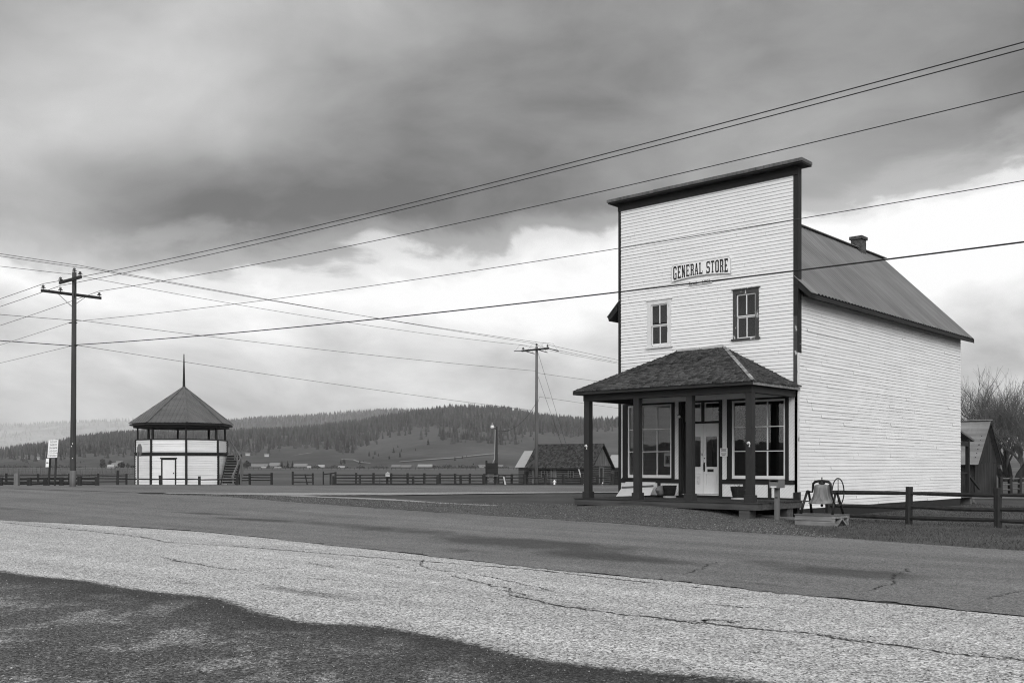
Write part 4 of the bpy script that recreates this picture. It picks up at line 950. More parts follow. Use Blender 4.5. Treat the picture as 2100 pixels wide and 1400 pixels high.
mb = MB(); mb.prism([(-.66, 0, -.42), (.72, .06, -.42), (.66, .47, -.04), (-.54, .47, -.04)], lambda p: (p[0], p[2], p[1] + .005), lambda p: (p[0], p[2] + .02, p[1] + .02))
bd = tag(mb.build('white_board', M['board_worn']), 'large white board leaning against the storefront under the left display window', 'board'); bd.location = LW(-5.5, -.35, .575); bd.rotation_euler = (0, 0, RZ)
pk = tag((lambda m_: (m_.bar((-.62, -.20, .30), (.62, -.16, .37), .03, .06), m_.build('plank', M['grey_wood']))[1])(MB()), 'grey plank resting across the white leaning board on the porch', 'plank')
pk.location = LW(-5.45, -.36, .575); pk.rotation_euler = (0, 0, RZ)

# ------------------------------------------------------------------ bell on its timber stand, mailbox
bellb = thing('bell_stand', 'low weathered timber crib carrying the old bell beside the store', 'stand', (7.64, 27.0, .0), RZ)
mb = MB(); W_, D_, H2 = 1.11, .90, .31
mb.box(0, W_ - .07, 0, .05, .145, H2 - .03); mb.box(0, W_ - .07, 0, .05, -.02, .135); mb.box(0, W_ - .07, D_ - .05, D_, -.02, H2 - .03); mb.box(0, .05, .051, D_ - .051, -.02, H2 - .03); mb.build_each('side_board', M['plank_wood'], bellb)
mb = MB()
for k in range(6): mb.box(-.02, W_ + .03, -.02 + k * .155, .125 + k * .155, H2 - .029, H2 + random.uniform(-.004, .006))
mb.build_each('top_board', M['grey_wood'], bellb)
mb = MB(); x0, x1 = W_ - .065, W_ + .0
mb.box(x0, x1, 0, .07, -.02, H2 - .10); mb.box(x0, x1, D_ - .08, D_, -.02, H2 - .10); mb.box(x0 - .004, x1 + .015, -.01, D_ + .02, H2 - .099, H2 - .031)
mb.bar((x1 - .03, .12, .0), (x1 - .03, .47, H2 - .10), .05, .09, (1, 0, 0)); mb.bar((x1 - .04, .82, .0), (x1 - .04, .47, H2 - .10), .05, .09, (1, 0, 0)); mb.build_each('end_brace', M['plank_wood'], bellb)
bell = thing('bell', 'old cast bell hanging in an iron yoke with a wheel on a timber crib', 'bell', LW(0, 0), RZ)
bell.location = (7.64, 27.0, H2 + .006); bcx, bcy = .56, .45; pv = .585
mb = MB(); bp = [(.345, .27), (.35, .285), (.33, .32), (.27, .40), (.235, .48), (.215, .58), (.205, .68), (.195, .745), (.16, .775), (.06, .79), (.05, .80)]
mb.lathe(bp + [(.02, .80)], (bcx, bcy, 0), 36); mb.build('bell_body', M['bell'], bell, True)
mb = MB(); mb.lathe([(.05, .79), (.09, .80), (.085, .83), (.05, .86), (.03, .90), (.012, .93), (.02, .95), (.006, .99)], (bcx, bcy, 0), 12)
yk = [(-.40, pv), (-.27, pv - .005), (-.255, pv + .12), (-.245, pv + .22), (-.19, pv + .275), (-.09, pv + .29), (0, pv + .295), (.09, pv + .29), (.19, pv + .275), (.245, pv + .22), (.255, pv + .12), (.27, pv - .005), (.40, pv)]
mb.tube([(bcx + a, bcy, b) for a, b in yk], [.022, .026, .032, .036, .038, .036, .036, .036, .038, .036, .032, .026, .022], 8); mb.build('yoke', M['iron'], bell, True)
mb = MB(); mb.tube([(bcx, bcy, .5), (bcx, bcy, .23)], .012, 6); mb.ball((bcx, bcy, .22), .04); mb.build('clapper', M['iron'], bell)
for s in (-1, 1):
    xs = bcx + s * .40; m_ = MB()
    for d in (-1, 1): m_.tube([(xs + s * .05, bcy + d * .33, .0), (xs + s * .02, bcy + d * .18, .33), (xs, bcy + d * .035, pv + .02)], [.038, .032, .034], 8)
    m_.tube([(xs + s * .02, bcy - .18, .33), (xs + s * .02, bcy + .18, .33)], .014, 6); m_.ball((xs, bcy, pv), .045); m_.build('frame', M['iron'], bell, True)
mb = MB(); xw = bcx + .455; n = 28; rw = .37
mb.tube([(xw, bcy + rw * math.cos(2 * math.pi * k / n), pv + .0 + rw * math.sin(2 * math.pi * k / n)) for k in range(n + 1)], .017, 6)
for k in range(4):
    a = math.pi / 2 * k; mb.tube([(xw, bcy, pv), (xw, bcy + rw * math.cos(a), pv + rw * math.sin(a))], .011, 5)
mb.tube([(bcx + .38, bcy, pv), (xw + .04, bcy, pv)], .03, 8); mb.build('wheel', M['iron'], bell, True)
mx, my = 7.48, 28.2
mail = thing('mailbox', 'plain grey sheet metal mailbox on a square wooden post before the porch', 'mailbox', (mx, my, gz(mx, my)), RZ + R(6))
mb = MB(); mb.box(-.06, .06, -.06, .06, -.1, .905); mb.build('post', M['pale_post'], mail)
mb = MB(); bw, bd_, z0, z1 = .13, .24, .906, 1.145
mb.box(-bw - .012, bw + .0, -bd_, bd_, z0, z0 + .012); mb.box(-bw - .02, bw + .004, -bd_ - .03, bd_, z1 - .012, z1); mb.box(-bw - .012, -bw, -bd_, bd_, z0 + .013, z1 - .013); mb.box(bw - .012, bw, -bd_, bd_, z0 + .013, z1 - .013); mb.box(-bw, bw - .013, bd_ - .012, bd_, z0 + .013, z1 - .013); mb.build('box', M['steel_grey'], mail)
mb = MB(); mb.box(-bw + .001, bw - .013, -bd_ + .004, -bd_ + .016, z0 + .014, z1 - .07); mb.build('door', M['sign_grey'], mail)
mb = MB(); mb.box(-bw + .03, bw - .06, -bd_ - .004, -bd_ + .002, z0 + .02, z0 + .05); mb.build('label_plate', M['white_plain'], mail)
mb = MB(); mb.box(-.035, .035, -.068, -.0605, .62, .65); mb.build('staple_plate', M['iron'], mail)
for (x, y, l, a, lb, m_) in ((8.0, 28.75, .75, -.35, 'weathered board lying under the right end of the porch deck', M['plank_wood']), (7.35, 28.95, .5, .5, 'short broken board lying on the gravel behind the mailbox', M['grey_wood'])):
    b = MB(); b.box(-l / 2, l / 2, -.07, .07, 0, .05); b.box(-l / 2 + .02, -l / 2 + .09, -.10, .1, .051, .08); o = tag(b.build('board', m_), lb, 'board'); o.location = (x, y, gz(x, y) + .005); o.rotation_euler = (R(8), 0, a)

# ------------------------------------------------------------------ fences
def fence(name, label, posts, rails, pmat, rmat, pw=.13, rw=.10, rh=.10, seed=1, rail_ends=None, kindr='round', group=None):
    """posts: list of (x, y, zbase, height); rails: heights above the ground (fractions of a metre)"""
    r = random.Random(seed); o = thing(name, label, 'fence', (posts[0][0], posts[0][1], posts[0][2]), 0, group); ox = Vector((posts[0][0], posts[0][1], posts[0][2]))
    for x, y, zb, h in posts:
        m_ = MB(); l = (r.uniform(-.03, .03), r.uniform(-.03, .03)); b = Vector((x, y, zb - .15)) - ox
        m_.bar(b, b + Vector((l[0], l[1], h + .15)), pw * r.uniform(.9, 1.1), pw * r.uniform(.9, 1.1), (1, .3, 0)); m_.build('post', pmat, o)
    for a, b in zip(posts[:-1], posts[1:]):
        for z in rails:
            if z > min(a[3], b[3]): continue
            m_ = MB(); d = Vector((b[0] - a[0], b[1] - a[1], 0)).normalized(); nn = Vector((-d.y, d.x, 0)) * 0.
            p = Vector((a[0], a[1], a[2] + z + r.uniform(-.025, .025))) - ox - d * .10; q = Vector((b[0], b[1], b[2] + z + r.uniform(-.025, .025))) - ox + d * .10
            mid = (p + q) / 2 + Vector((0, 0, r.uniform(-.02, .015))); k = r.uniform(.8, 1.15)
            m_.tube([p, (p * 2 + mid) / 3, mid, (q * 2 + mid) / 3, q], [rw * .34 * k, rw * .5 * k, rw * .52, rw * .5, rw * .36], 6); m_.build('rail', rmat, o)
    return o
def gp(px, Y, h, dz=0.): x, y, z = ground_at(px, Y); return (x, y, z + dz, h)
# front fence right of the bell
ux, uy = .742, -.670
fp = []
for k in range(5):
    x = 9.21 + ux * 2.30 * k; y = 29.05 + uy * 2.30 * k; fp.append((x, y, gz(x, y), 1.03))
fp[0] = (fp[0][0], fp[0][1], fp[0][2] - .02, 1.06)
fence('rail_fence', 'dark rail fence running from the bell past the white side wall', fp, (.18, .47, .83), M['post_wood'], M['dark_wood'], .135, .125, .1, 3)
# fence behind the barn by the bare trees
bp_ = []
for k in range(6):
    x, y = W(2052, 54) + .67 * 1.75 * k, 54 + .742 * 1.75 * k; bp_.append((x, y, gz(x, y), 1.02))
fence('pasture_fence', 'dark three rail fence right of the old barn under the bare trees', bp_, (.3, .6, .9), M['post_wood'], M['grey_wood'], .16, .09, .09, 4)
lp = [gp(p, 58.2, h, d) for p, h, d in ((-75, .55, 0), (-48, .5, 0), (-22, .55, 0), (1, .5, 0), (61, .5, -.02), (93, .47, 0), (126, .5, 0), (164, .55, 0), (199, .52, 0))]
fence('low_rail_fence', 'low heavy two rail fence behind the tilted sign and left pole', lp, (.14, .42), M['post_wood'], M['dark_wood'], .22, .14, .12, 5)
lp2 = [gp(p, 61, h, d) for p, h, d in ((241, .92, .0), (329, .62, -.02), (409, .58, -.03), (486, .58, -.05))]
fence('low_rail_fence', 'low rail fence passing in front of the bandstand door', lp2, (.38,), M['post_wood'], M['dark_wood'], .15, .09, .09, 6)
lp3 = [gp(p, 82, h) for p, h in ((-50, 1.1), (13, 1.12), (78.6, 1.08), (142, 1.1), (201, 1.1), (259, 1.08))]
fence('corral_fence', 'dark corral fence standing left of the bandstand', lp3, (.42, .7, .95), M['post_wood'], M['dark_wood'], .16, .1, .1, 7)
lp4 = [gp(p, 80, h) for p, h in ((492, 1.0), (512.5, 1.06), (557, 1.1))]
fence('corral_fence', 'dark corral fence panel right of the bandstand stairs', lp4, (.1, .52, .72, .93), M['post_wood'], M['dark_wood'], .19, .1, .1, 8)
lp5 = [gp(p, 92, h) for p, h in ((600.4, 1.3), (642, 1.15))]
fence('corral_fence', 'short three rail fence panel standing alone mid field', lp5, (.32, .68, 1.0), M['post_wood'], M['dark_wood'], .17, .09, .09, 9)
lp6 = [gp(p, 100, h) for p, h in ((688, 1.22), (730, 1.14), (766, 1.12), (801.7, 1.1), (836, 1.1), (870, 1.1), (901.7, 1.1), (933.7, 1.05), (963.7, 1.06), (993.4, 1.05), (1022, 1.0), (1049.5, 1.0), (1078, 1.0))]
fence('field_fence', 'long dark field fence farther back behind the near roadside rails', lp6, (.35, .62, .92), M['post_wood'], M['dark_wood'], .2, .1, .1, 10)
lp7 = [gp(p, 79, h) for p, h in ((684, .82), (738, .84), (794, .76), (847.7, .80), (897, .83), (945, .85), (992, .9), (1034, .85), (1076, .93), (1117.8, .92), (1155.5, .92), (1193, .92), (1225, .9), (1255, 1.02), (1290, .95))]
fence('roadside_fence', 'long dark two rail fence along the far side of the side street', lp7, (.20, .68), M['post_wood'], M['dark_wood'], .17, .1, .1, 11)
# far wire fence of thin stakes
wf = thing('wire_fence', 'far wire fence of thin stakes across the field at the left', 'fence', (W(0, 170), 170, gz(W(0, 170), 170)))
mb = MB(); r_ = random.Random(9)
for k in range(95):
    px = -60 + k * 3.7 + r_.uniform(-1.2, 1.2); Y = 170 + r_.uniform(-3, 3); x = W(px, Y) - wf.location.x; m_ = MB()
    m_.bar((x, Y - 170, -.1), (x + r_.uniform(-.15, .15), Y - 170, r_.uniform(1., 2.0)), .075, .075); m_.build('stake', M['grey_wood'], wf)
for z_ in (.5, .9, 1.4): mb.tube([(-5 - W(0, 170) + W(0, 170), 0, z_), (0 + (W(292, 170) - W(0, 170)), 0, z_)], .018, 4)
mb.build('wire', M['wire'], wf)
wf = thing('wire_fence', 'thin far field fence line before the distant farm buildings', 'fence', (W(500, 520), 520, -.4))
for k in range(60):
    px = 500 + k * 9.5 + r_.uniform(-2, 2); m_ = MB(); x = W(px, 520) - wf.location.x; m_.bar((x, 0, -.1), (x, 0, r_.uniform(1.0, 1.5)), .14, .14); m_.build('stake', M['dark_wood'], wf)
mb = MB(); mb.box(-4, W(1080, 520) - W(500, 520), -.05, .05, .7, .85); mb.build('wire', M['dark_wood'], wf)
# single posts and stakes
def stake(name, label, px0, px1, Y, ytop, w, mat, cat='post', dz=0.):
    x, y, z = ground_at(px1, Y, dz); zt = EYE + (HZ - ytop) / F_ * Y; o = MB(); o.bar((0, 0, -.15), (W(px0, Y) - x, .02, zt - z), w, w, (0, 1, 0), w * .9, w * .9); o.bar((W(px0, Y) - x, .02, zt - z + .001), (W(px0, Y) - x, .02, zt - z + .02), w * .7, w * .7, (0, 1, 0))
    ob = tag(o.build(name, mat), label, cat); ob.location = (x, y, z); return ob
stake('wooden_post', 'short thick pale post in the low fence at the far left', 34, 34.5, 57.4, 970.7, .25, M['pale_post'])
stake('leaning_stake', 'thin dark stake leaning left in the corral gap', 625.5, 631.5, 76, 972, .09, M['post_wood'], 'stake')
stake('marker_post', 'white marker post leaning left beside the meter cabinet', 1033, 1037.5, 69, 976.8, .11, M['off_white'])
stake('steel_stake', 'thin steel stake before the roadside fence', 779, 779, 77, 977.5, .045, M['wire'], 'stake')
stake('white_stake', 'thin white stake leaning left of the log cabin door', 1212, 1216, 86, 981, .09, M['white_plain'], 'stake')
stake('white_stake', 'thin white stake leaning right in front of the log cabin door', 1236, 1233, 86, 989, .09, M['white_plain'], 'stake')
stake('white_plank', 'white plank leaning against the roadside fence before the log cabin', 1187, 1198, 80, 962, .10, M['off_white'], 'plank')
# gate post with a slanting bar
x, y, z = ground_at(678, 77); g = thing('hitching_bar', 'dark slanting bar on a post at the left end of the roadside fence', 'gate', (x, y, z))
mb = MB(); mb.bar((0, 0, -.1), (0, 0, .93), .13, .13); mb.bar((-.58, .1, -.1), (-.58, .1, 1.12), .09, .09); mb.build_each('post', M['post_wood'], g)
mb = MB(); mb.bar((-.6, 0, .87), (.35, 0, 1.01), .08, .08); mb.build('bar', M['dark_wood'], g)
x, y, z = ground_at(795, 78.4); g = thing('birdhouse', 'small pale birdhouse on top of a roadside fence post', 'birdhouse', (x, y, z + .76))
mb = MB(); mb.box(-.16, .16, -.1, .1, .0, .2); mb.build('box', M['off_white'], g)
mb = MB(); mb.prism([(-.2, .2), (.2, .2), (0, .36)], lambda p: (p[0], -.14, p[1]), lambda p: (p[0], .14, p[1])); mb.build('roof', M['off_white'], g)
x, y, z = ground_at(1137, 72); g = thing('standpipe', 'short white standpipe on the verge right of the second pole', 'standpipe', (x, y, z))
mb = MB(); mb.lathe([(.06, -.05), (.06, .24), (.085, .25), (.085, .30), (.05, .34), (.02, .38)], (0, 0, 0), 10); mb.build('pipe', M['white_plain'], g)
mb = MB(); mb.tube([(-.13, 0, .2), (.13, 0, .2)], .035, 6); mb.build('outlet', M['off_white'], g)

# ------------------------------------------------------------------ signs at the left
x, y, z = ground_at(105, 57.6); sg = thing('road_sign', 'tilted white waste transfer site sign on two wooden posts left of the pole', 'sign', (x, y, z))
k = 57.6 / F_
def sp(px, py): return ((px - 105) * k, EYE + (HZ - py) * k - z)
mb = MB()
for (a, b), (c, d) in (((103.6, 936), (98.6, 998)), ((115.4, 936), (111.4, 998))):
    p, q = sp(a, b), sp(c, d); m_ = MB(); m_.bar((q[0], .05, q[1]), (p[0], .05, p[1] + .5), .10, .06, (0, 1, 0)); m_.build('post', M['post_wood'], sg)
def panel(corners, y, name, t=.012):
    q = [sp(*c) for c in corners]; m_ = MB(); m_.prism(q, lambda p: (p[0], y, p[1]), lambda p: (p[0], y - t, p[1])); return m_.build(name, M['white_plain'], sg), q
pn, q = panel([(97.9, 929.2), (117.9, 928.6), (120, 901.3), (100, 902.2)], .0, 'panel')
def warp(q, u, v): 
    a = np.array(q, float); return (1 - u) * (1 - v) * a[0] + u * (1 - v) * a[1] + u * v * a[2] + (1 - u) * v * a[3]
def warp_text(lines, q, y, parent):
    m_ = MB()
    for body, u0, u1, v0, v1 in lines:
        V, F = text_mesh(body); lo, hi = V.min(0), V.max(0)
        m_.add([(lambda w_: (w_[0], y, w_[1]))(warp(q, u0 + (u1 - u0) * (v[0] - lo[0]) / (hi[0] - lo[0]), v0 + (v1 - v0) * (v[1] - lo[1]) / (hi[1] - lo[1]))) for v in V], F)
    return m_.build('lettering', M['letter_grey'], parent)
warp_text([('SOLID WASTE', .16, .86, .78, .93), ('TRANSFER SITE', .14, .88, .55, .70), ('OPEN 9AM-5PM', .10, .92, .32, .47), ('CLOSED HOLIDAYS', .08, .94, .09, .24)], q, -.0135, pn)
pn, q = panel([(97.2, 938.2), (117.2, 937.8), (117.8, 929.6), (97.8, 930.2)], .0, 'panel')
warp_text([('CLOSED SUNDAYS', .08, .93, .25, .72)], q, -.0135, pn)
pn, q = panel([(94, 957.4), (100.4, 957.2), (101.3, 939.6), (94.9, 940)], -.03, 'panel')
m_ = MB(); c0 = warp(q, .5, .5); m_.add([(c0[0] + a, -.0435, c0[1] + b) for a, b in ((-.07, 0), (.0, .07), (.0, .025), (.07, .025), (.07, -.025), (.0, -.025), (.0, -.07))], [(0, 1, 2, 3, 4, 5, 6)]); m_.build('arrow', M['black'], pn)
x, y, z = ground_at(282.5, 60); st = thing('stop_sign', 'octagonal road sign seen almost edge on in front of the bandstand', 'sign', (x, y, z), 0)
mb = MB(); mb.bar((0, .03, -.1), (.0, .03, 2.0), .085, .085); mb.build('post', M['pale_pole'], st)
mb = MB(); a0 = R(-50); n8 = [(.40 * math.cos(R(22.5 + 45 * i)), .40 * math.sin(R(22.5 + 45 * i))) for i in range(8)]
mb.prism(n8, lambda p: (.09 + p[0] * math.cos(a0), p[0] * math.sin(a0), 2.12 + p[1]), lambda p: (.13 + p[0] * math.cos(a0), p[0] * math.sin(a0) + .01, 2.12 + p[1])); mb.build('panel', M['sign_grey'], st)

# ------------------------------------------------------------------ utility poles and wires
P1 = np.array([-24.14, 55.0]); U = np.array([.742, -.670]); V_ = np.array([.670, .742]); P2 = P1 + V_ * 39.1
def insulator(parent, p, mat=None):
    m_ = MB(); m_.lathe([(.02, 0), (.02, .06), (.06, .06), (.125, .075), (.12, .10), (.06, .115), (.05, .14), (.075, .155), (.08, .19), (.045, .205), (.045, .225), (.015, .235)], p, 12); return m_.build('insulator', M['ceramic'], parent, True)
z1 = gz(*P1); pole = thing('utility_pole', 'tall wooden utility pole with two crossed arms at the left', 'utility pole', (P1[0], P1[1], z1), 0, 'utility poles')
mb = MB(); mb.tube([(-.03, 0, -.3), (-.02, 0, 1.2), (.02, 0, 5.), (.06, 0, 11.95 - z1 + .3)], [.165, .16, .14, .115], 14); mb.build('pole', M['pole_wood'], pole, True)
mb = MB(); mb.tube([(-.03, 0, -.3), (-.025, 0, .9)], [.172, .168], 14); mb.build('pale_base', M['pale_pole'], pole, True)
za = 11.05 - z1; m_ = MB(); d = .18; c = -U * d
m_.bar((-V_[0] * 1.66 - U[0] * d, -V_[1] * 1.66 - U[1] * d, za), (V_[0] * 1.66 - U[0] * d, V_[1] * 1.66 - U[1] * d, za), .10, .15); arm = m_.build('crossarm', M['post_wood'], pole)
for t in (-1.55, -.62, 1.55): insulator(arm, (V_[0] * t - U[0] * d, V_[1] * t - U[1] * d, za + .08))
for t in (-.72, .72): m_ = MB(); m_.bar((V_[0] * t - U[0] * d, V_[1] * t - U[1] * d, za - .09), (-U[0] * .15, -U[1] * .15, za - .68), .03, .03); m_.build('brace', M['galv'], pole)
zb = 11.80 - z1; m_ = MB(); m_.bar((-U[0] * 1.32 - V_[0] * .17, -U[1] * 1.32 - V_[1] * .17, zb - .0), (U[0] * 1.32 - V_[0] * .17, U[1] * 1.32 - V_[1] * .17, zb), .10, .15); arm2 = m_.build('crossarm', M['post_wood'], pole)
for t in (-1.2, 1.2): insulator(arm2, (U[0] * t - V_[0] * .17, U[1] * t - V_[1] * .17, zb + .08))
insulator(pole, (.06, 0, 12.25 - z1)); m_ = MB(); m_.bar((U[0] * .72 - V_[0] * .17, U[1] * .72 - V_[1] * .17, zb - .08), (U[0] * .12, U[1] * .12, zb - 1.0), .035, .035); m_.build('brace', M['iron'], pole)
m_ = MB()
for zz, rr in ((9.6, .02), (9.45, .03), (8.2, .03)): m_.tube([(-.22, -.05, zz - z1), (.24, -.05, zz - z1)], rr, 6)
m_.build_each('clamp', M['iron'], pole)
m_ = MB()
for dx, zz in ((.03, 2.35), (-.03, 2.2), (.03, 1.55)): m_.box(dx - .02, dx + .02, -.18, -.15, zz, zz + .05)
m_.build_each('tag', M['white_plain'], pole)
z2 = gz(*P2); pole2 = thing('utility_pole', 'wooden utility pole with one crossarm standing before the log cabin', 'utility pole', (P2[0], P2[1], z2), 0, 'utility poles')
mb = MB(); mb.tube([(-.02, 0, -.3), (0, 0, 5), (.02, 0, 11.65 - z2)], [.155, .135, .11], 12); mb.build('pole', M['pale_pole'], pole2, True)
zc = 11.35 - z2; m_ = MB(); m_.bar((-U[0] * 1.5 - V_[0] * .16, -U[1] * 1.5 - V_[1] * .16, zc), (U[0] * 1.5 - V_[0] * .16, U[1] * 1.5 - V_[1] * .16, zc), .10, .14); arm3 = m_.build('crossarm', M['post_wood'], pole2)
for t in (-1.35, 1.35): insulator(arm3, (U[0] * t - V_[0] * .16, U[1] * t - V_[1] * .16, zc + .07))
insulator(pole2, (.02, 0, 11.65 - z2))
m_ = MB()
for t in (-1.35, 0.1, 1.35):
    for s in (-1, 1):
        b0 = np.array(U) * t + V_ * s * .1; b1 = np.array(U) * t + V_ * s * 1.3; m_.tube([(b0[0], b0[1], zc), (b1[0], b1[1], zc - .12)], .035, 6)
    a0 = np.array(U) * t - V_ * 1.2; a1 = np.array(U) * t; a2 = np.array(U) * t + V_ * 1.2
    m_.tube([(a0[0], a0[1], zc - .1), ((a0[0] + a1[0]) / 2, (a0[1] + a1[1]) / 2, zc + .45), (a1[0], a1[1], zc + .45), ((a2[0] + a1[0]) / 2, (a2[1] + a1[1]) / 2, zc + .45), (a2[0], a2[1], zc - .1)], .008, 4)
m_.build_each('dead_end_fitting', M['wire'], pole2)
def wire_obj(label, segs, rad, mat, name='power_line', cat='power line', group='overhead wires', lumps=0):
    m_ = MB()
    pts = []
    for l0, d, t0, t1, cf, n in segs:
        for i in range(n + 1):
            t = t0 + (t1 - t0) * i / n; pts.append(Vector((l0[0] + d[0] * t, l0[1] + d[1] * t, np.polyval(cf, t))))
    o0 = pts[0].copy(); pts = [p - o0 for p in pts]; m_.tube(pts, rad, 5)
    o = tag(m_.build(name, mat), label, cat, group); o.location = o0; return o
def back(c0, s): return [s, c0]
A_, B_, C_ = P1 - V_ * 1.55 - U * .18, P1 - V_ * .62 - U * .18, P1 + V_ * 1.55 - U * .18
wire_obj('upper wire of the close pair crossing the sky to the top right corner', [(A_, U, -40, 0, [.0006, .030957, 11.42], 16), (A_, U, .2, 68, [5.91e-4, -4.5441e-2, 11.4218], 40)], .015, M['wire'])
wire_obj('lower wire of the close pair crossing the sky to the top right corner', [(B_, U, -40, 0, [.0006, .0365, 11.446], 16), (B_, U, .2, 68, [4.97e-4, -3.6926e-2, 11.4458], 40)], .015, M['wire'])
wire_obj('third wire from the top crossing the dark cloud above the false front', [(C_, U, -40, 0, [.0006, .0525, 11.428], 16), (C_, U, .2, 68, [6.39e-4, -4.736e-2, 11.428], 40)], .014, M['wire'])
wire_obj('thin wire crossing the store front above the GENERAL STORE sign', [(P1, U, -40, 0, [.0003, .0503, 9.541], 16), (P1, U, .2, 68, [5.6e-4, -5.7476e-2, 9.5413], 40)], .011, M['wire_pale'])
wire_obj('thin lowest wire sloping down left behind the left pole', [(P1, U, -40, 0, [.0002, .0289, 8.22], 16)], .011, M['wire_pale'])
wire_obj('thick black cable crossing the store front under the GENERAL STORE sign', [(P1, V_, -30, 0, [.0004, .02, 8.20], 16), (P1, U, .2, 68, [4.52e-4, -5.4259e-2, 8.2459], 50)], .021, M['cable'], 'telephone_cable', 'cable')
gf = 'wires over the side street'
T0, U0, V0 = P1, P1 - U * 1.2, P1 + U * 1.2
wire_obj('thin top wire of the side street line over the left pole tip', [(T0, V_, -30, 0, [.0003, .002, 12.66], 12), (T0, V_, .2, 39, [3.34e-4, -3.42e-2, 12.68], 24), (T0, V_, 39.5, 90, [4e-4, -.08, 14.2], 20)], .014, M['wire_pale'], group=gf)
wire_obj('thin wire from the left end of the upper crossarm to the second pole', [(U0, V_, -30, 0, [.0003, .03, 12.33], 12), (U0, V_, .2, 39, [9.14e-4, -5.005e-2, 12.369], 24), (U0, V_, 39.5, 90, [4e-4, -.075, 14.1], 20)], .013, M['wire_pale'], group=gf)
wire_obj('thin wire from the right end of the upper crossarm to the second pole', [(V0, V_, -30, 0, [.0003, .004, 12.31], 12), (V0, V_, .2, 39, [4.43e-4, -3.2e-2, 12.3467], 24), (V0, V_, 39.5, 90, [4e-4, -.085, 14.4], 20)], .014, M['wire_pale'], group=gf)
wire_obj('thin middle wire sloping from the left pole to the middle of the second pole', [(P1, V_, -30, 0, [.0003, .03, 9.60], 12), (P1, V_, .2, 39, [4.6e-4, -1.986e-2, 9.649], 24), (P1, V_, 39.5, 90, [4e-4, -.055, 10.95], 20)], .013, M['wire_pale'], group=gf)
wire_obj('thin lowest wire passing behind the bandstand spire to the second pole', [(P1, V_, .2, 39, [3.73e-4, -6.677e-2, 8.265], 24), (P1, V_, 39.5, 90, [3e-4, -.07, 9.72], 20)], .012, M['wire_pale'], group=gf)
def seg_wire(label, a, b, sag, rad, mat, name, cat):
    a, b = Vector(a), Vector(b); m_ = MB(); pts = [(b - a) * (i / 14) + Vector((0, 0, -sag * 4 * (i / 14) * (1 - i / 14))) for i in range(15)]; m_.tube(pts, rad, 5); o = tag(m_.build(name, mat), label, cat); o.location = a; return o
p2 = (P2[0], P2[1])
seg_wire('upper guy wire from the second pole top down behind the log cabin', (p2[0] + .1, p2[1], 11.2), (W(1186, 101), 101, gz(W(1186, 101), 101)), 0, .012, M['wire'], 'guy_wire', 'guy wire')
seg_wire('lower guy wire from the middle of the second pole down behind the log cabin', (p2[0] + .1, p2[1], 9.2), (W(1180, 100), 100, gz(W(1180, 100), 100)), 0, .012, M['wire'], 'guy_wire', 'guy wire')
lx, ly, lz = ground_at(1017.5, 70)
seg_wire('slack black service cable from the second pole to the short lamp pole', (p2[0], p2[1] - .12, 6.95), (lx + .05, ly, 4.05), .75, .018, M['cable'], 'service_cable', 'cable')
lamp = thing('lamp_post', 'short dark pole with a small globe yard light and pale conduit', 'lamp post', (lx, ly, lz))
mb = MB(); mb.tube([(.02, 0, -.2), (0, 0, 4.1)], [.13, .10], 10); mb.build('pole', M['pole_wood'], lamp)
mb = MB(); mb.tube([(-.06, -.15, 3.9), (-.10, -.16, 2.2), (-.10, -.16, 1.8), (-.2, -.17, 1.65), (-.24, -.17, 1.45), (-.24, -.17, 1.2)], .035, 6); mb.build('conduit', M['galv'], lamp)
mb = MB(); mb.tube([(0, -.1, 4.0), (-.14, -.14, 4.06), (-.27, -.16, 4.12)], .025, 6); mb.lathe([(.12, 4.15), (.11, 4.19), (.05, 4.23), (.045, 4.33), (.02, 4.36)], (-.27, -.16, 0), 10); mb.build('lamp_bracket', M['galv'], lamp)
mb = MB(); mb.ball((-.27, -.16, 4.06), .13, .13, .13); mb.build('globe', M['lamp_glass'], lamp, True)
cx_, cy_, cz_ = ground_at(1009, 69.4); cab = thing('meter_cabinet', 'dark board and meter cabinet on two posts below the lamp pole', 'cabinet', (cx_, cy_, cz_))
mb = MB(); mb.box(-.33, .40, -.06, .12, .74, 1.52); mb.build('box', M['dark_wood'], cab)
for x0 in (-.39, .2): m_ = MB(); m_.box(x0 - .07, x0 + .07, .125, .25, -.1, 1.70 if x0 < 0 else .95); m_.build('post', M['post_wood'], cab)
mb = MB(); mb.box(-.44, .44, -.12, -.07, .60, .68); mb.box(-.2, .05, .0, .1, .25, .6); mb.build_each('cross_board', M['grey_wood'], cab)

# ------------------------------------------------------------------ bandstand (octagonal, two levels)
BY = 75.; bx = W(373.4, BY); bz = gz(bx, BY) - .0
band = thing('bandstand', 'white octagonal bandstand with dark trim, metal roof and spire', 'bandstand', (bx, BY, bz))
RB = 94.5 / F_ * BY / 1.053; VA = [R(-85.5 + 18.3 + 45.2 * i) for i in range(8)]
def bv(i, r, zz): a = VA[i % 8]; return Vector((r * math.sin(a), -r * math.cos(a), zz))
zl, zp = 2.33 - bz + .14, 3.50 - bz; zband = 2.50 - bz
def oct_wall(z0, z1, r, seed, holes={}):
    m_ = MB()
    for i in range(8):
        a, b = bv(i, r, 0), bv(i + 1, r, 0); d = (b - a); L_ = d.length; d = d / L_; nn = Vector((d.y, -d.x, 0))
        if nn.dot(a) < 0: nn = -nn
        siding(m_, lambda s, zz, o, a=a, d=d, nn=nn: tuple(a + d * s + nn * o + Vector((0, 0, zz))), 0, L_, z0, z1, holes.get(i, ()), .17, .034, .008, seed + i, 1.2, 2.5)
    return m_
dL = (bv(2, RB, 0) - bv(1, RB, 0)).length; ds0, ds1, dzt = .30 * dL, .715 * dL, 1.985
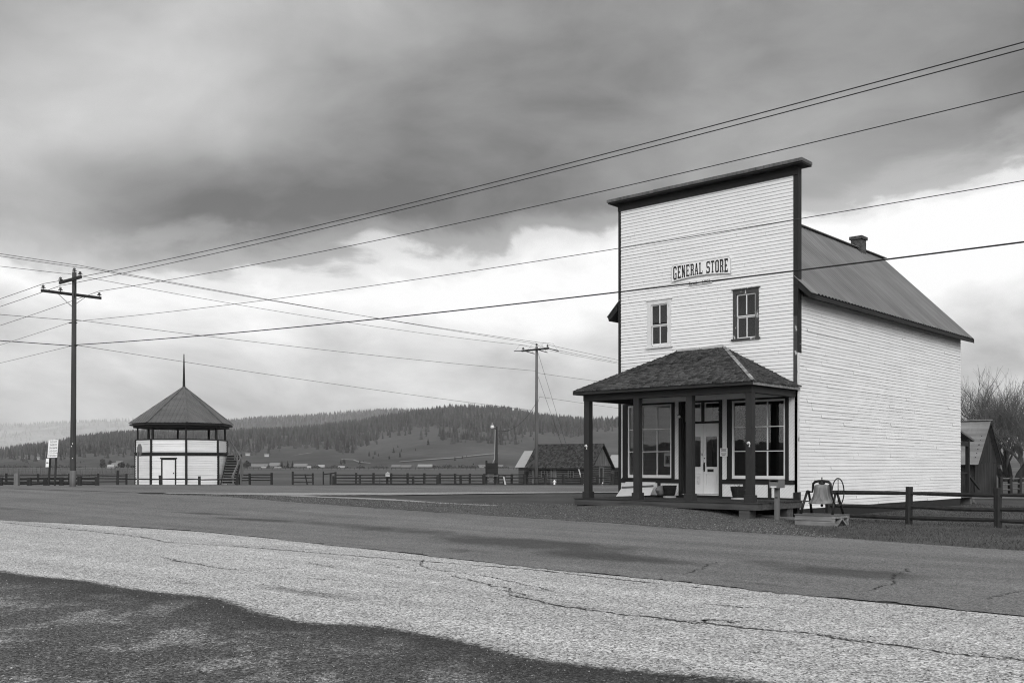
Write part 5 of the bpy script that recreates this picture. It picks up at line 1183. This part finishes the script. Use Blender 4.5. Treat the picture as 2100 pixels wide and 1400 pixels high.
oct_wall(-.2, zband - .16, RB, 40, {1: [(ds0, ds1, -.3, dzt)]}).build('lower_wall', M['siding_side'], band)
oct_wall(zband + .02, zp, RB * .985, 60).build('parapet', M['siding_side'], band)
m_ = MB(); m2 = MB(); m3 = MB()
for i in range(8):
    for (mm, r, z0, z1, w_) in ((m_, RB + .012, -.2, zband - .15, .17), (m_, RB * .985 + .02, zband + .02, zp, .15)):
        a = VA[i]; p = Vector((math.sin(a), -math.cos(a), 0)); mm.bar(p * r + Vector((0, 0, z0)), p * r + Vector((0, 0, z1)), .10, w_, (p.x, p.y, 0)) if False else mm.bar(p * r + Vector((0, 0, z0)), p * r + Vector((0, 0, z1)), w_, .10, (-p.x, -p.y, .0))
    for r, z0, h_, w_ in ((RB + .03, zband - .07, .17, .06), (RB + .05, zband + .06, .07, .12), (RB * .985 + .01, zp + .02, .07, .10)):
        a, b = bv(i, r, z0), bv(i + 1, r, z0); m2.bar(a, b, w_, h_)
    pass
m_.build_each('corner_trim', M['dark'], band); m2.build_each('band_trim', M['dark'], band)
m_ = MB(); m_.prism([(bv(i, RB * .97, 0).x, bv(i, RB * .97, 0).y) for i in range(8)], lambda p: (p[0], p[1], zband - .05), lambda p: (p[0], p[1], zband)); m_.build('deck', M['deck'], band)
ze = 4.60 - bz
for i in range(8):
    p = bv(i, RB * .95, 0); m_ = MB(); m_.bar(p + Vector((0, 0, zp + .06)), p + Vector((0, 0, ze + .1)), .13, .13, (p.x, p.y, 0)); m_.build('column', M['dark'], band)
a, b = bv(1, RB + .005, 0), bv(2, RB + .005, 0); d = (b - a).normalized(); nn = Vector((d.y, -d.x, 0)); nn = nn if nn.dot(a) > 0 else -nn
MP = lambda p: tuple(a + d * p[0] + nn * p[1] + Vector((0, 0, p[2])))
m_ = MB(); m_.box(ds0 + .08, ds1 - .08, -.02, .02, -.05, dzt - .08, MP); dr = m_.build('door', M['frame'], band)
m_ = MB(); m_.ball(MP((ds1 - .17, .05, .95)), .045); m_.build('handle', M['iron'], dr)
m_ = MB(); m_.box(ds0 - .02, ds0 + .08, -.03, .05, -.2, dzt, MP); m_.box(ds1 - .08, ds1 + .02, -.03, .05, -.2, dzt, MP); m_.box(ds0 - .09, ds1 + .08, -.03, .07, dzt + .001, dzt + .09, MP); m_.build_each('door_frame', M['dark'], band)
# roof
RR = 107.5 / F_ * BY / 1.053; zr0, zr1 = 4.72 - bz, 7.55 - bz
V = []; Fq = []; m_ = MB()
for i in range(8):
    a, b = bv(i, RR, zr0), bv(i + 1, RR, zr0); ap = Vector((0.14, 0, zr1)); n = 72; d = b - a; nn = (ap - a).cross(b - a).normalized(); nn = nn if nn.z > 0 else -nn
    rows = []
    for j in range(n + 1):
        f = j / n; rib = .03 if (j % 8) in (0,) else 0.0
        # the rib runs straight up the slope until it meets the hip
        h = 1 - abs(2 * f - 1); base = a + d * f; mid = (a + b) / 2; up = ap - mid; top = base + up * h
        rows.append(base + nn * rib); rows.append(top + nn * (rib if 0 < j < n else 0))
    m_.add(rows, [(2 * j, 2 * j + 2, 2 * j + 3, 2 * j + 1) for j in range(n)])
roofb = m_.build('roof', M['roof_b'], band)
m_ = MB()
for i in range(8): m_.bar(bv(i, RR + .02, zr0 + .02), Vector((.14, 0, zr1 + .03)), .12, .035)
m_.build_each('hip_cap', M['roof_b'], roofb)
m_ = MB(); ring0 = [bv(i, RR - .04, zr0 - .03) for i in range(8)]
m_.prism([(p.x, p.y) for p in ring0], lambda p: (p[0], p[1], zr0 - .05), lambda p: (p[0], p[1], zr0 - .17)); m_.prism([(p.x * .93, p.y * .93) for p in ring0], lambda p: (p[0], p[1], zr0 - .171), lambda p: (p[0], p[1], zr0 - .33)); m_.build('eave', M['dark'], band)
m_ = MB(); m_.tube([(.14, 0, zr1 - .1), (.14, 0, zr1 + .15), (.14, 0, 9.98 - bz)], [.12, .10, .035], 8); m_.build('spire', M['dark'], band)
# stairs against the right front wall, rising away from the viewer
sa = Vector((3.75, -1.75, 0)); sb = Vector((3.5, .75, 0)); n = 12; stp = MB(); rsr = MB()
for i in range(n):
    f = i / (n - 1); p = sa * (1 - f) + sb * f; wl = 1.05 - .1 * f; zz = (zband - .05) * (i + 1) / n
    stp.box(p.x - .30, p.x - .30 + wl, p.y - .02, p.y + .27, zz - .045, zz)
    if i: rsr.box(p.x - .28, p.x - .32 + wl, p.y + .06, p.y + .08, max(zz - .25, -.1), zz - .046)
stair = stp.build('staircase', M['plank_wood'], band); rsr.build('riser', M['dark_wood'], stair)
m_ = MB(); m_.bar((4.50, -1.85, .0), (4.2, .9, zband - .1), .06, .26); m_.bar((3.42, -1.85, 0), (3.18, .9, zband - .1), .05, .22); m_.build_each('stringer', M['dark_wood'], stair)
m_ = MB(); m_.bar((4.30, -1.95, .62), (4.56, -.55, 2.08), .08, .14); m_.bar((4.56, -.55, 2.08), (3.36, .95, zp - .02), .07, .11); m_.bar((4.54, -.5, 1.50), (3.4, .9, zp - .60), .05, .08)
for p, z0, z1 in (((4.38, -1.95), -.1, .85), ((4.56, -.55), -.1, 2.15), ((4.16, -.05), 1.5, 2.55), ((3.86, .35), 1.9, 2.9), ((3.36, .95), zband - .1, zp + .05), ((4.62, -.3), .6, 1.7)): m_.bar((p[0], p[1], z0), (p[0], p[1], z1), .09, .09)
m_.build_each('railing', M['pale_post'], stair)

# ------------------------------------------------------------------ log cabin and sheds beyond the street
cbR = -math.atan2(.524, .852); cx0, cy0 = W(1212, 92), 92.
def cab_pt(x, y): c, s = math.cos(cbR), math.sin(cbR); return (cx0 + c * x - s * y, cy0 + s * x + c * y)
cabin = thing('log_cabin', 'old dark log cabin with a mossy shingle roof and board gable', 'cabin', (cx0, cy0, gz(cx0, cy0) - .02), cbR)
zb0 = gz(cx0, cy0) - .02; he, hr, Lc, Dc = 1.62 - zb0, 3.66 - zb0, 6.5, 4.0
m_ = MB(); nl = 9; lh = he / nl
for k in range(nl):
    zz = lh * (k + .5); j = random.uniform(-.02, .02)
    cuts = [(-Lc, -5.2), (-4.55, -2.35), (-1.75, 0)] if .32 < zz / he < .80 else [(-Lc, 0)]
    for p, q in cuts: m_.tube([(p - (.15 if p == -Lc else 0), j, zz), (q + (.15 if q == 0 else 0), j, zz)], lh * .52, 7)
    for p, q in ([(0, 1.45), (2.3, Dc)] if zz < 1.75 - zb0 * 0 - .15 else [(0, Dc)]): m_.tube([(j, p - .1, zz + .05), (j, q + .1, zz + .05)], lh * .52, 7)
    m_.tube([(-Lc + j, -.1, zz + .05), (-Lc + j, Dc + .1, zz + .05)], lh * .5, 7); m_.tube([(-Lc, Dc, zz), (0, Dc, zz)], lh * .5, 7)
m_.build('wall', M['log'], cabin)
m_ = MB(); r_ = random.Random(6); yy = -.1
while yy < Dc + .1:
    w_ = r_.uniform(.14, .24); top = hr - abs(yy + w_ / 2 - Dc / 2) / (Dc / 2 + .1) * (hr - he) - .02
    if top > he + .06: m_.box(.02 + r_.uniform(-.01, .01), .05, yy, yy + w_ - .015, he + .02, top)
    yy += w_
m_.bar((.05, -.2, he + .02), (.05, Dc + .2, he + .02), .05, .12); m_.build('gable', M['gable'], cabin)
for a, b in ((-5.2, -4.55), (-2.35, -1.75)):
    m_ = MB(); z0, z1 = he * .34, he * .76
    for p in (a, b - .06): m_.box(p, p + .06, -.15, -.08, z0, z1)
    for q in (z0, z1 - .06): m_.box(a + .06, b - .06, -.15, -.08, q, q + .06)
    m_.box((a + b) / 2 - .015, (a + b) / 2 + .015, -.14, -.10, z0 + .06, z1 - .06)
    for q in (.36, .66): m_.box(a + .06, b - .06, -.139, -.101, z0 + (z1 - z0) * q - .012, z0 + (z1 - z0) * q + .012)
    w_ = m_.build('window', M['pale_post'], cabin); m_ = MB(); m_.add([(a + .03, -.09, z0), (b - .03, -.09, z0), (b - .03, -.09, z1), (a + .03, -.09, z1)], [(0, 1, 2, 3)]); m_.build('glass', M['dark_in'], w_)
m_ = MB(); m_.box(.02, .08, 1.53, 2.22, .12, 1.62); d_ = m_.build('door', M['barn'], cabin)
m_ = MB(); m_.box(.03, .14, 1.43, 1.53, .05, 1.72); m_.box(.03, .14, 2.22, 2.32, .05, 1.72); m_.box(.03, .139, 1.54, 2.21, 1.625, 1.72); m_.build('door_frame', M['pale_post'], d_)
m_ = MB(); m_.box(.05, .6, 1.3, 2.5, -.15, .10); m_.build('step', M['grey_wood'], cabin)
m_ = MB()
for p in (-6.2, -5.75, -4.2, -3.95, -3.75): m_.box(p, p + .2, -.17, -.12, .05, he - .05)
m_.build_each('wall_board', M['gable'], cabin)
sh = Shingles(); hh = hr - he; dd = Dc / 2 + .35; s_ = math.hypot(dd, hh + .25); uvc = np.array([0, dd, hh + .25]) / s_
sh.plane((0, -.35, he - .22), (1, 0, 0), uvc, s_, lambda v: -Lc - .45, lambda v: .35, .17, .10, .22, .035, 15)
sh.plane((0, Dc + .35, he - .22), (-1, 0, 0), uvc * np.array([1, -1, 1]), s_, lambda v: -.35, lambda v: Lc + .45, .24, .3, .6, .03, 16)
rf_ = sh.build('roof', M['shingle_cabin'], cabin)
m_ = MB()
for s in (-1, 1): m_.prism([(Dc / 2 + s * dd, he - .24), (Dc / 2, hr + .01), (Dc / 2, hr - .1), (Dc / 2 + s * dd, he - .34)], lambda p: (-Lc - .42, p[0], p[1]), lambda p: (.33, p[0], p[1]))
m_.build_each('rake_board', M['dark_wood'], rf_)
def shed(name, label, px0, px1, Y, ytop, yeave, roofm, wallm, ang, dep=3.4, hang=.25):
    x0, x1 = W(px0, Y), W(px1, Y); w = x1 - x0; zb = gz((x0 + x1) / 2, Y) - .1; he, hr = EYE + (HZ - yeave) / F_ * Y - zb, EYE + (HZ - ytop) / F_ * Y - zb
    o = thing(name, label, 'shed', (x0, Y, zb), ang); m_ = MB()
    n = 8
    for k in range(n):
        m_.box(hang, w - hang, hang, dep - hang, he * k / n + .01, he * (k + 1) / n - .012)
    m_.prism([(hang, he), (dep - hang, he), (dep / 2, hr - .1)], lambda p: (hang + .02, p[0], p[1]), lambda p: (w - hang - .02, p[0], p[1])); m_.build('wall', wallm, o)
    m_ = MB()
    for s, e in ((0, 1), (dep, -1)): m_.prism([(s, he - .1), (dep / 2, hr), (dep / 2, hr - .06), (s, he - .16)], lambda p: (0, p[0], p[1]), lambda p: (w, p[0], p[1]))
    m_.build('roof', roofm, o); m_ = MB(); m_.box(w * .35, w * .55, hang - .04, hang - .005, .1, he * .75); m_.build('door', M['barn'], o); return o
shed('metal_roof_shed', 'small log shed with a pale metal roof left of the log cabin', 1056, 1112, 97.5, 923.8, 955, M['sheet_metal_pale'], M['log'], cbR, 3.6)
shed('metal_roof_shed', 'dark shed with a pale metal roof between the log cabin and the store', 1238, 1300, 100, 932, 955.5, M['sheet_metal_pale'], M['log'], cbR, 3.6)

# ------------------------------------------------------------------ old barn behind the store (aligned with the store)
BXL, BY0, BY1 = -3.26, 26.75, 30.35; bpt = LW(BXL, BY0); bzz = gz(bpt[0], bpt[1])
barn = thing('old_barn', 'weathered board barn with a steep metal roof right of the store', 'barn', (bpt[0], bpt[1], 0.0), RZ)
Wd = BY1 - BY0; rid = 4.02; ev = 2.02; m_ = MB(); r_ = random.Random(12); yy = 0.
while yy < Wd - .01:
    w_ = min(r_.uniform(.14, .26), Wd - yy); top = rid - .1 - abs(yy + w_ / 2 - Wd / 2) / (Wd / 2) * (rid - ev - .05)
    m_.box(r_.uniform(-.012, .0), .03, yy, yy + w_ - .016, -.15 + r_.uniform(0, .08), min(top, 1.80) ); 
    if top > 1.83: m_.box(.02 + r_.uniform(-.008, .008), .055, yy, yy + w_ - .016, 1.80 - r_.uniform(0, .04), top)
    yy += w_
xx = -.05
while xx > -7.:
    w_ = r_.uniform(.16, .28); m_.box(xx - w_ + .014, xx, r_.uniform(-.01, .0), .03, -.15, ev - .02); xx -= w_
m_.box(-7, -.1, Wd - .03, Wd, -.15, ev); m_.box(-7.03, -7, 0, Wd, -.15, ev); m_.box(-6.9, -.06, .06, Wd - .06, 0, .05); m_.box(-.09, -.05, .05, Wd - .05, -.1, 1.9); m_.build('wall', M['barn'], barn)
m_ = MB(); dd = Wd / 2 + .32; dr_ = (rid - ev) / (Wd / 2) * .32
for s in (-1, 1):
    n = 60; rows = []
    for i in range(n + 1):
        x = .28 - 7.6 * i / n; o_ = .012 if i % 4 == 0 else 0.; rows += [(x, Wd / 2, rid + o_), (x, Wd / 2 + s * dd, ev - dr_ + o_)]
    m_.add(rows, [(2 * i, 2 * i + 2, 2 * i + 3, 2 * i + 1) for i in range(n)])
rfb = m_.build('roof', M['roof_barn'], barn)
m_ = MB()
for s in (-1, 1): m_.prism([(Wd / 2 + s * dd, ev - dr_ - .02), (Wd / 2, rid - .02), (Wd / 2, rid - .15), (Wd / 2 + s * dd, ev - dr_ - .13)], lambda p: (.24, p[0], p[1]), lambda p: (.27, p[0], p[1]))
m_.build_each('rake_board', M['dark_wood'], rfb); m_ = MB(); m_.bar((.3, Wd / 2, rid + .03), (-7.3, Wd / 2, rid + .03), .3, .03); m_.build('ridge_cap', M['sheet_metal_pale'], rfb)

# ------------------------------------------------------------------ bare trees at the right
def bare_tree(x, y, zb, stems, seed, label, H=10., name='bare_tree'):
    r = random.Random(seed); o = thing(name, label, 'tree', (x, y, zb), 0, 'bare trees at the right'); tr = MB(); cr = MB(); tw = []
    def grow(p, d, L, rad, lev):
        n = 4; pts = [p.copy()]; rads = [rad]; q = p.copy(); dd = d.copy()
        for i in range(n):
            dd = (dd + Vector((r.uniform(-.22, .22), r.uniform(-.22, .22), r.uniform(-.04, .16)))).normalized(); q = q + dd * (L / n); pts.append(q.copy()); rads.append(rad * (1 - .34 * (i + 1) / n))
        (tr if lev == 0 else cr).tube(pts, rads, 7 if lev < 2 else (4 if lev < 4 else 3), lev == 0)
        if lev >= 5: return
        k = [4, 4, 3, 3, 3][lev]
        for i in range(k):
            f = r.uniform(.35, 1.) if lev < 2 else r.uniform(.2, 1.); j = min(int(f * n), n - 1); b = pts[j].lerp(pts[j + 1], f * n - j) if f < 1 else pts[-1]
            az = r.uniform(0, 6.283); sp_ = r.uniform(.35, .95) if lev < 3 else r.uniform(.3, .8)
            side = Vector((math.cos(az), math.sin(az), .25)); nd = (dd * math.cos(sp_) + side * math.sin(sp_)).normalized()
            grow(b, nd, L * r.uniform(.62, .9), max(rads[j] * r.uniform(.38, .56), .009), lev + 1)
        grow(pts[-1], dd, L * .8, rads[-1] * .8, lev + 1)
    for dx, dy, tx, ty, L, rad in stems: grow(Vector((dx, dy, -.2)), Vector((tx, ty, 1)).normalized(), L, rad, 0)
    tr.build('trunk', M['bark'], o); cr.build('crown', M['twig'], o); return o
M['bark'] = m_wood('willow_bark', .006, .045, 'z', .5); M['twig'] = m_plain('bare_twigs', .105, .3, 2, .9)
tY = 112
bare_tree(W(2068, tY), tY, gz(W(2068, tY), tY), [(-.3, 0, -.45, .1, 3.9, .40), (.3, .2, .1, .2, 3.9, .34), (-.1, .3, -.15, -.1, 4.0, .30)], 21, 'bare spreading willow with several stems just right of the barn')
bare_tree(W(2088, tY - 4), tY - 4, gz(W(2088, 108), 108), [(0, 0, .05, 0, 3.8, .55), (.5, .1, .4, .2, 3.6, .36)], 22, 'bare willow with the thickest trunk beside the slimmer ones')
bare_tree(W(2140, tY), tY, gz(W(2140, tY), tY), [(0, 0, -.15, 0, 3.6, .4), (.3, .2, .3, .1, 3.5, .3)], 23, 'bare willow standing farthest right behind the pasture fence')
bare_tree(W(2005, 128), 128, gz(W(2005, 128), 128), [(0, 0, -.2, 0, 3.9, .30), (.3, .2, .2, .1, 3.6, .25)], 24, 'slender bare willow behind the barn roof ridge')

# ------------------------------------------------------------------ grass, stones
def scatter_grass():
    r = np.random.default_rng(31); n = 150000; x = 3 + 17 * r.random(n); y = 15 + 38 * r.random(n) ** 1.3
    rr = sdist(RFAR)(x, y); px = CX + F_ * x / y
    lx = (x - C0[0]) * CA - (y - C0[1]) * SA_; ly = (x - C0[0]) * SA_ + (y - C0[1]) * CA
    inside = (lx > -6.7) & (lx < .08) & (ly > -3.0) & (ly < 16)
    clump = np.sin(x * 2.1 + np.sin(y * 1.7)) + np.sin(y * 2.9 + x) + r.normal(0, .8, n)
    verge = (x > 7.1 + .35 * r.normal(0, 1, n))
    ok = (rr > .12) & ~inside & (clump > -1.2) & verge & (px > 1480) & (px < 2350); x, y = x[ok], y[ok]; n = len(x)
    h = .02 + .035 * r.random(n); w = .004 + .005 * r.random(n); a = r.random(n) * 6.28; b = r.random(n) * 6.28; z = gzn(x, y)
    V = np.stack([np.stack([x - w * np.cos(a), y - w * np.sin(a), z], -1), np.stack([x + w * np.cos(a), y + w * np.sin(a), z], -1), np.stack([x + .6 * h * np.cos(b), y + .6 * h * np.sin(b), z + h], -1)], 1).reshape(-1, 3)
    kind(mesh_np('short_grass', V, np.arange(3 * n).reshape(-1, 3), M['grass'], attrs={'tint': np.repeat(r.random(n), 3)}), 'stuff')
def grass_mat():
    t = NT('short_grass_blades'); a = t.attr('tint'); n = t.noise(.8, None, 4)
    return t.done(t.ramp(t.math('ADD', t.math('MULTIPLY', a, .6), t.math('MULTIPLY', n, .4)), [(.15, .02), (.9, .135)]), .9, spec=.1)
M['grass'] = grass_mat(); scatter_grass()
def scatter_stones():
    r = np.random.default_rng(33); n = 34000; i = r.integers(0, len(v_a), n); t = r.random((n, 1)); p = v_a[i] * (1 - t) + v_b[i] * t + r.normal(0, .12, (n, 2)); x, y = p[:, 0], p[:, 1]
    s = .006 + .018 * r.random(n) ** 3; z = gzn(x, y) + .022; oc = np.array([(1, 0, 0), (0, 1, 0), (-1, 0, 0), (0, -1, 0), (0, 0, .7)]); a = r.random(n) * 6.28
    J = oc[None] * (1 + .35 * r.normal(0, 1, (n, 5, 1))) * s[:, None, None]; ca_, sa_ = np.cos(a)[:, None], np.sin(a)[:, None]
    V = np.stack([x[:, None] + J[..., 0] * ca_ - J[..., 1] * sa_, y[:, None] + J[..., 0] * sa_ + J[..., 1] * ca_, z[:, None] + J[..., 2]], -1).reshape(-1, 3)
    F = (np.arange(n)[:, None, None] * 5 + np.array([(0, 1, 4), (1, 2, 4), (2, 3, 4), (3, 0, 4)])[None]).reshape(-1, 3)
    kind(mesh_np('gravel_stones', V, F, M['stone'], attrs={'tint': np.repeat(r.random(n), 5)}), 'stuff')
t = NT('gravel_stone'); M['stone'] = t.done(t.ramp(t.attr('tint'), [(.0, .02), (.7, .10), (1., .26)]), .9, spec=.2)
scatter_stones()
def scatter_chips():
    r = np.random.default_rng(35); n = 26000; y = 5.2 + 12 * r.random(n) ** 1.6; x = y * (-.62 + 1.24 * r.random(n)); d = sdist(NEAR)(x, y); f = sdist(LFAR)(x, y)
    ok = (f < -.1) & ((d < .1) | (r.random(n) < .30)); x, y = x[ok], y[ok]; n = len(x); s = .0035 + .006 * r.random(n) ** 2
    oc = np.array([(1, 0, 0), (0, 1, 0), (-1, 0, 0), (0, -1, 0), (0, 0, .8)]); a = r.random(n) * 6.28; J = oc[None] * (1 + .35 * r.normal(0, 1, (n, 5, 1))) * s[:, None, None]; ca_, sa_ = np.cos(a)[:, None], np.sin(a)[:, None]
    V = np.stack([x[:, None] + J[..., 0] * ca_ - J[..., 1] * sa_, y[:, None] + J[..., 0] * sa_ + J[..., 1] * ca_, gzn(x, y)[:, None] + .007 + J[..., 2]], -1).reshape(-1, 3)
    F = (np.arange(n)[:, None, None] * 5 + np.array([(0, 1, 4), (1, 2, 4), (2, 3, 4), (3, 0, 4)])[None]).reshape(-1, 3)
    kind(mesh_np('stone_chips', V, F, M['chip'], attrs={'tint': np.repeat(r.random(n), 5)}), 'stuff')
t = NT("stone_chip"); M['chip'] = t.done(t.ramp(t.attr('tint'), [(.0, .02), (.5, .10), (.85, .20), (1., .42)]), .85, spec=.2)
scatter_chips()

# ------------------------------------------------------------------ haze
hm = bpy.data.materials.new('haze'); hm.use_nodes = True; hm.node_tree.nodes.remove(hm.node_tree.nodes['Principled BSDF'])
pv_ = hm.node_tree.nodes.new('ShaderNodeVolumePrincipled'); pv_.inputs['Color'].default_value = (.95, .95, .95, 1); pv_.inputs['Density'].default_value = 7.5e-5; pv_.inputs['Anisotropy'].default_value = 0.
hm.node_tree.links.new(pv_.outputs[0], hm.node_tree.nodes['Material Output'].inputs['Volume'])
mb = MB(); mb.box(-6500, 6500, -1500, 6900, -6, 320); kind(mb.build('haze', hm), 'stuff')

# ------------------------------------------------------------------ sky, light, camera
SUN_EL, SUN_AZ = R(32), R(174)
w = bpy.data.worlds.new('World'); scene.world = w; w.use_nodes = True; t = w.node_tree
class WT(NT):
    def __init__(s, tree): s.t = tree; s.co = s.n('ShaderNodeTexCoord').outputs['Generated']
k = WT(t); bg = t.nodes['Background']
sky = k.n('ShaderNodeTexSky', sky_type='NISHITA'); sky.sun_disc = False; sky.sun_elevation = SUN_EL; sky.sun_rotation = SUN_AZ
bw_ = k.n('ShaderNodeRGBToBW'); k.l(sky.outputs[0], bw_.inputs[0])
s = k.n('ShaderNodeSeparateXYZ'); k.l(k.co, s.inputs[0])
el = k.math('MULTIPLY', k.math('ARCSINE', s.outputs[2]), 180 / math.pi); az = k.math('MULTIPLY', k.math('ARCTAN2', s.outputs[0], s.outputs[1]), 180 / math.pi)
vv = k.sc((1, 1, 2.0)); wn = k.n('ShaderNodeTexNoise'); wn.inputs['Scale'].default_value = 2.2; wn.inputs['Detail'].default_value = 3; k.l(vv, wn.inputs['Vector'])
wa = k.n('ShaderNodeVectorMath', operation='MULTIPLY_ADD'); k.l(wn.outputs['Color'], wa.inputs[0]); wa.inputs[1].default_value = (.30, .30, .22); k.l(vv, wa.inputs[2])
n1 = k.noise(3.2, wa.outputs[0], 8, .52); n2 = k.noise(8.5, wa.outputs[0], 8, .55); n3 = k.noise(1.7, wa.outputs[0], 4, .5)
c1 = k.math('SUBTRACT', n1, .5); c2 = k.math('SUBTRACT', n2, .5); c3 = k.math('SUBTRACT', n3, .5)
def curve(x, pts, lo, hi, vmax):
    return k.math('MULTIPLY_ADD', k.ramp(k.math('MULTIPLY_ADD', x, 1 / (hi - lo), -lo / (hi - lo)), [((p - lo) / (hi - lo), v / vmax) for p, v in pts]), vmax, 0)
base = curve(az, [(-40, 11.0), (-26, 10.9), (-16, 10.9), (-11, 11.4), (-5.5, 11.9), (0, 12.2), (5, 12.9), (12, 13.6), (17, 14.0), (22, 14.6), (28, 15.6), (40, 15)], -45, 45, 20.)
rel = k.math('SUBTRACT', el, base)
rel = k.math('ADD', rel, k.math('ADD', k.math('MULTIPLY', c1, 7.0), k.math('MULTIPLY', c2, 5.5)))
upper = k.math('ADD', k.math('MULTIPLY_ADD', c3, .80, .235), k.math('ADD', k.math('MULTIPLY', c1, .50), k.math('MULTIPLY', c2, .22)))
def gauss(a0, e0, ra, re, amp):
    d = k.math('ADD', k.math('POWER', k.math('DIVIDE', k.math('ABSOLUTE', k.math('SUBTRACT', az, a0)), ra), 2.), k.math('POWER', k.math('DIVIDE', k.math('ABSOLUTE', k.math('SUBTRACT', el, e0)), re), 2.))
    return k.math('MULTIPLY', k.math('POWER', 2.718, k.math('MULTIPLY', d, -1.)), amp)
for g in ((-22, 19.5, 8, 4.0, .17), (-8, 25, 8, 2.5, .10), (17, 22, 10, 4.5, .13), (-4, 15, 14, 2.4, -.06), (-19, 14.4, 8, 1.6, -.08), (-2, 20, 8, 3, -.03)): upper = k.math('ADD', upper, gauss(*g))
upper = k.math('ADD', upper, k.math('MULTIPLY', k.math('MAXIMUM', k.math('SUBTRACT', el, 16.), 0.), .008))
upper = k.math('MINIMUM', k.math('MAXIMUM', upper, .12), .62)
lower = curve(el, [(0, .47), (2, .50), (4, .55), (6, .61), (8, .74), (10, .96), (13, 1.06), (20, 1.0)], 0, 20, 1.2)
lower = k.math('ADD', lower, k.math('ADD', k.math('MULTIPLY', c1, 1.0), k.math('MULTIPLY', c2, .9)))
for g in ((-27, 11.5, 5, 2.0, .15), (2, 8.5, 5, 2, .2), (-12, 6.5, 9, 1.6, -.08), (-3, 5, 6, 1.5, .05), (26, 8, 5, 2.0, -.06), (22, 12, 4, 1.5, .1), (-27, 5.2, 4, 1.4, .10)): lower = k.math('ADD', lower, gauss(*g))
lower = k.math('MINIMUM', k.math('MAXIMUM', lower, .38), .98)
f = k.ramp(k.math('MULTIPLY_ADD', rel, .1, .5), [(.37, 0), (.46, .25), (.54, .78), (.66, 1)], 'EASE')
front = k.mix(f, lower, upper)
rear = curve(el, [(0, 1.35), (4, 1.35), (6, .62), (11, .62), (14, 1.4), (20, 2.1), (45, 1.9), (60, .8), (90, .5)], 0, 90, 2.5)
rear = k.math('MULTIPLY', rear, k.math('ADD', 1., k.math('ADD', k.math('MULTIPLY', c1, 1.0), k.math('MULTIPLY', c2, .8))))
fk = k.ramp(k.math('MULTIPLY_ADD', s.outputs[1], .5, .5), [(.33, 0), (.60, 1)])
cl = k.mix(fk, rear, front)
colr = k.mix(.93, bw_.outputs[0], k.math('MULTIPLY', cl, 10.))
k.l(colr, bg.inputs['Color']); bg.inputs['Strength'].default_value = .10
sl_ = bpy.data.lights.new('sun', 'SUN'); sl_.energy = 1.05; sl_.angle = R(24); sl_.color = (1, 1, 1)
so = bpy.data.objects.new('sun', sl_); col.objects.link(so)
dv = Vector((math.sin(SUN_AZ) * math.cos(SUN_EL), math.cos(SUN_AZ) * math.cos(SUN_EL), math.sin(SUN_EL))); so.rotation_euler = dv.to_track_quat('Z', 'Y').to_euler(); so.location = dv * 60
cam = bpy.data.cameras.new('camera'); co = bpy.data.objects.new('camera', cam); col.objects.link(co); scene.camera = co
co.location = (0, 0, EYE); co.rotation_euler = (R(90), 0, 0); cam.sensor_width = 36; cam.lens = 36 * F_ / 2100; cam.shift_y = (HZ - 700) / 2100; cam.clip_start = .1; cam.clip_end = 40000
scene.render.resolution_x = 1024; scene.render.resolution_y = 682
vs = scene.view_settings; vs.view_transform = 'Standard'; vs.look = 'None'; vs.exposure = .15; vs.gamma = 1.; vs.use_curve_mapping = False
scene.cycles.use_denoising = True; scene.cycles.denoiser = 'OPENIMAGEDENOISE'; scene.cycles.denoising_input_passes = 'RGB_ALBEDO_NORMAL'; scene.cycles.denoising_prefilter = 'NONE'; scene.cycles.filter_width = 1.1; scene.cycles.max_bounces = 6; scene.cycles.transparent_max_bounces = 12; scene.cycles.volume_bounces = 1
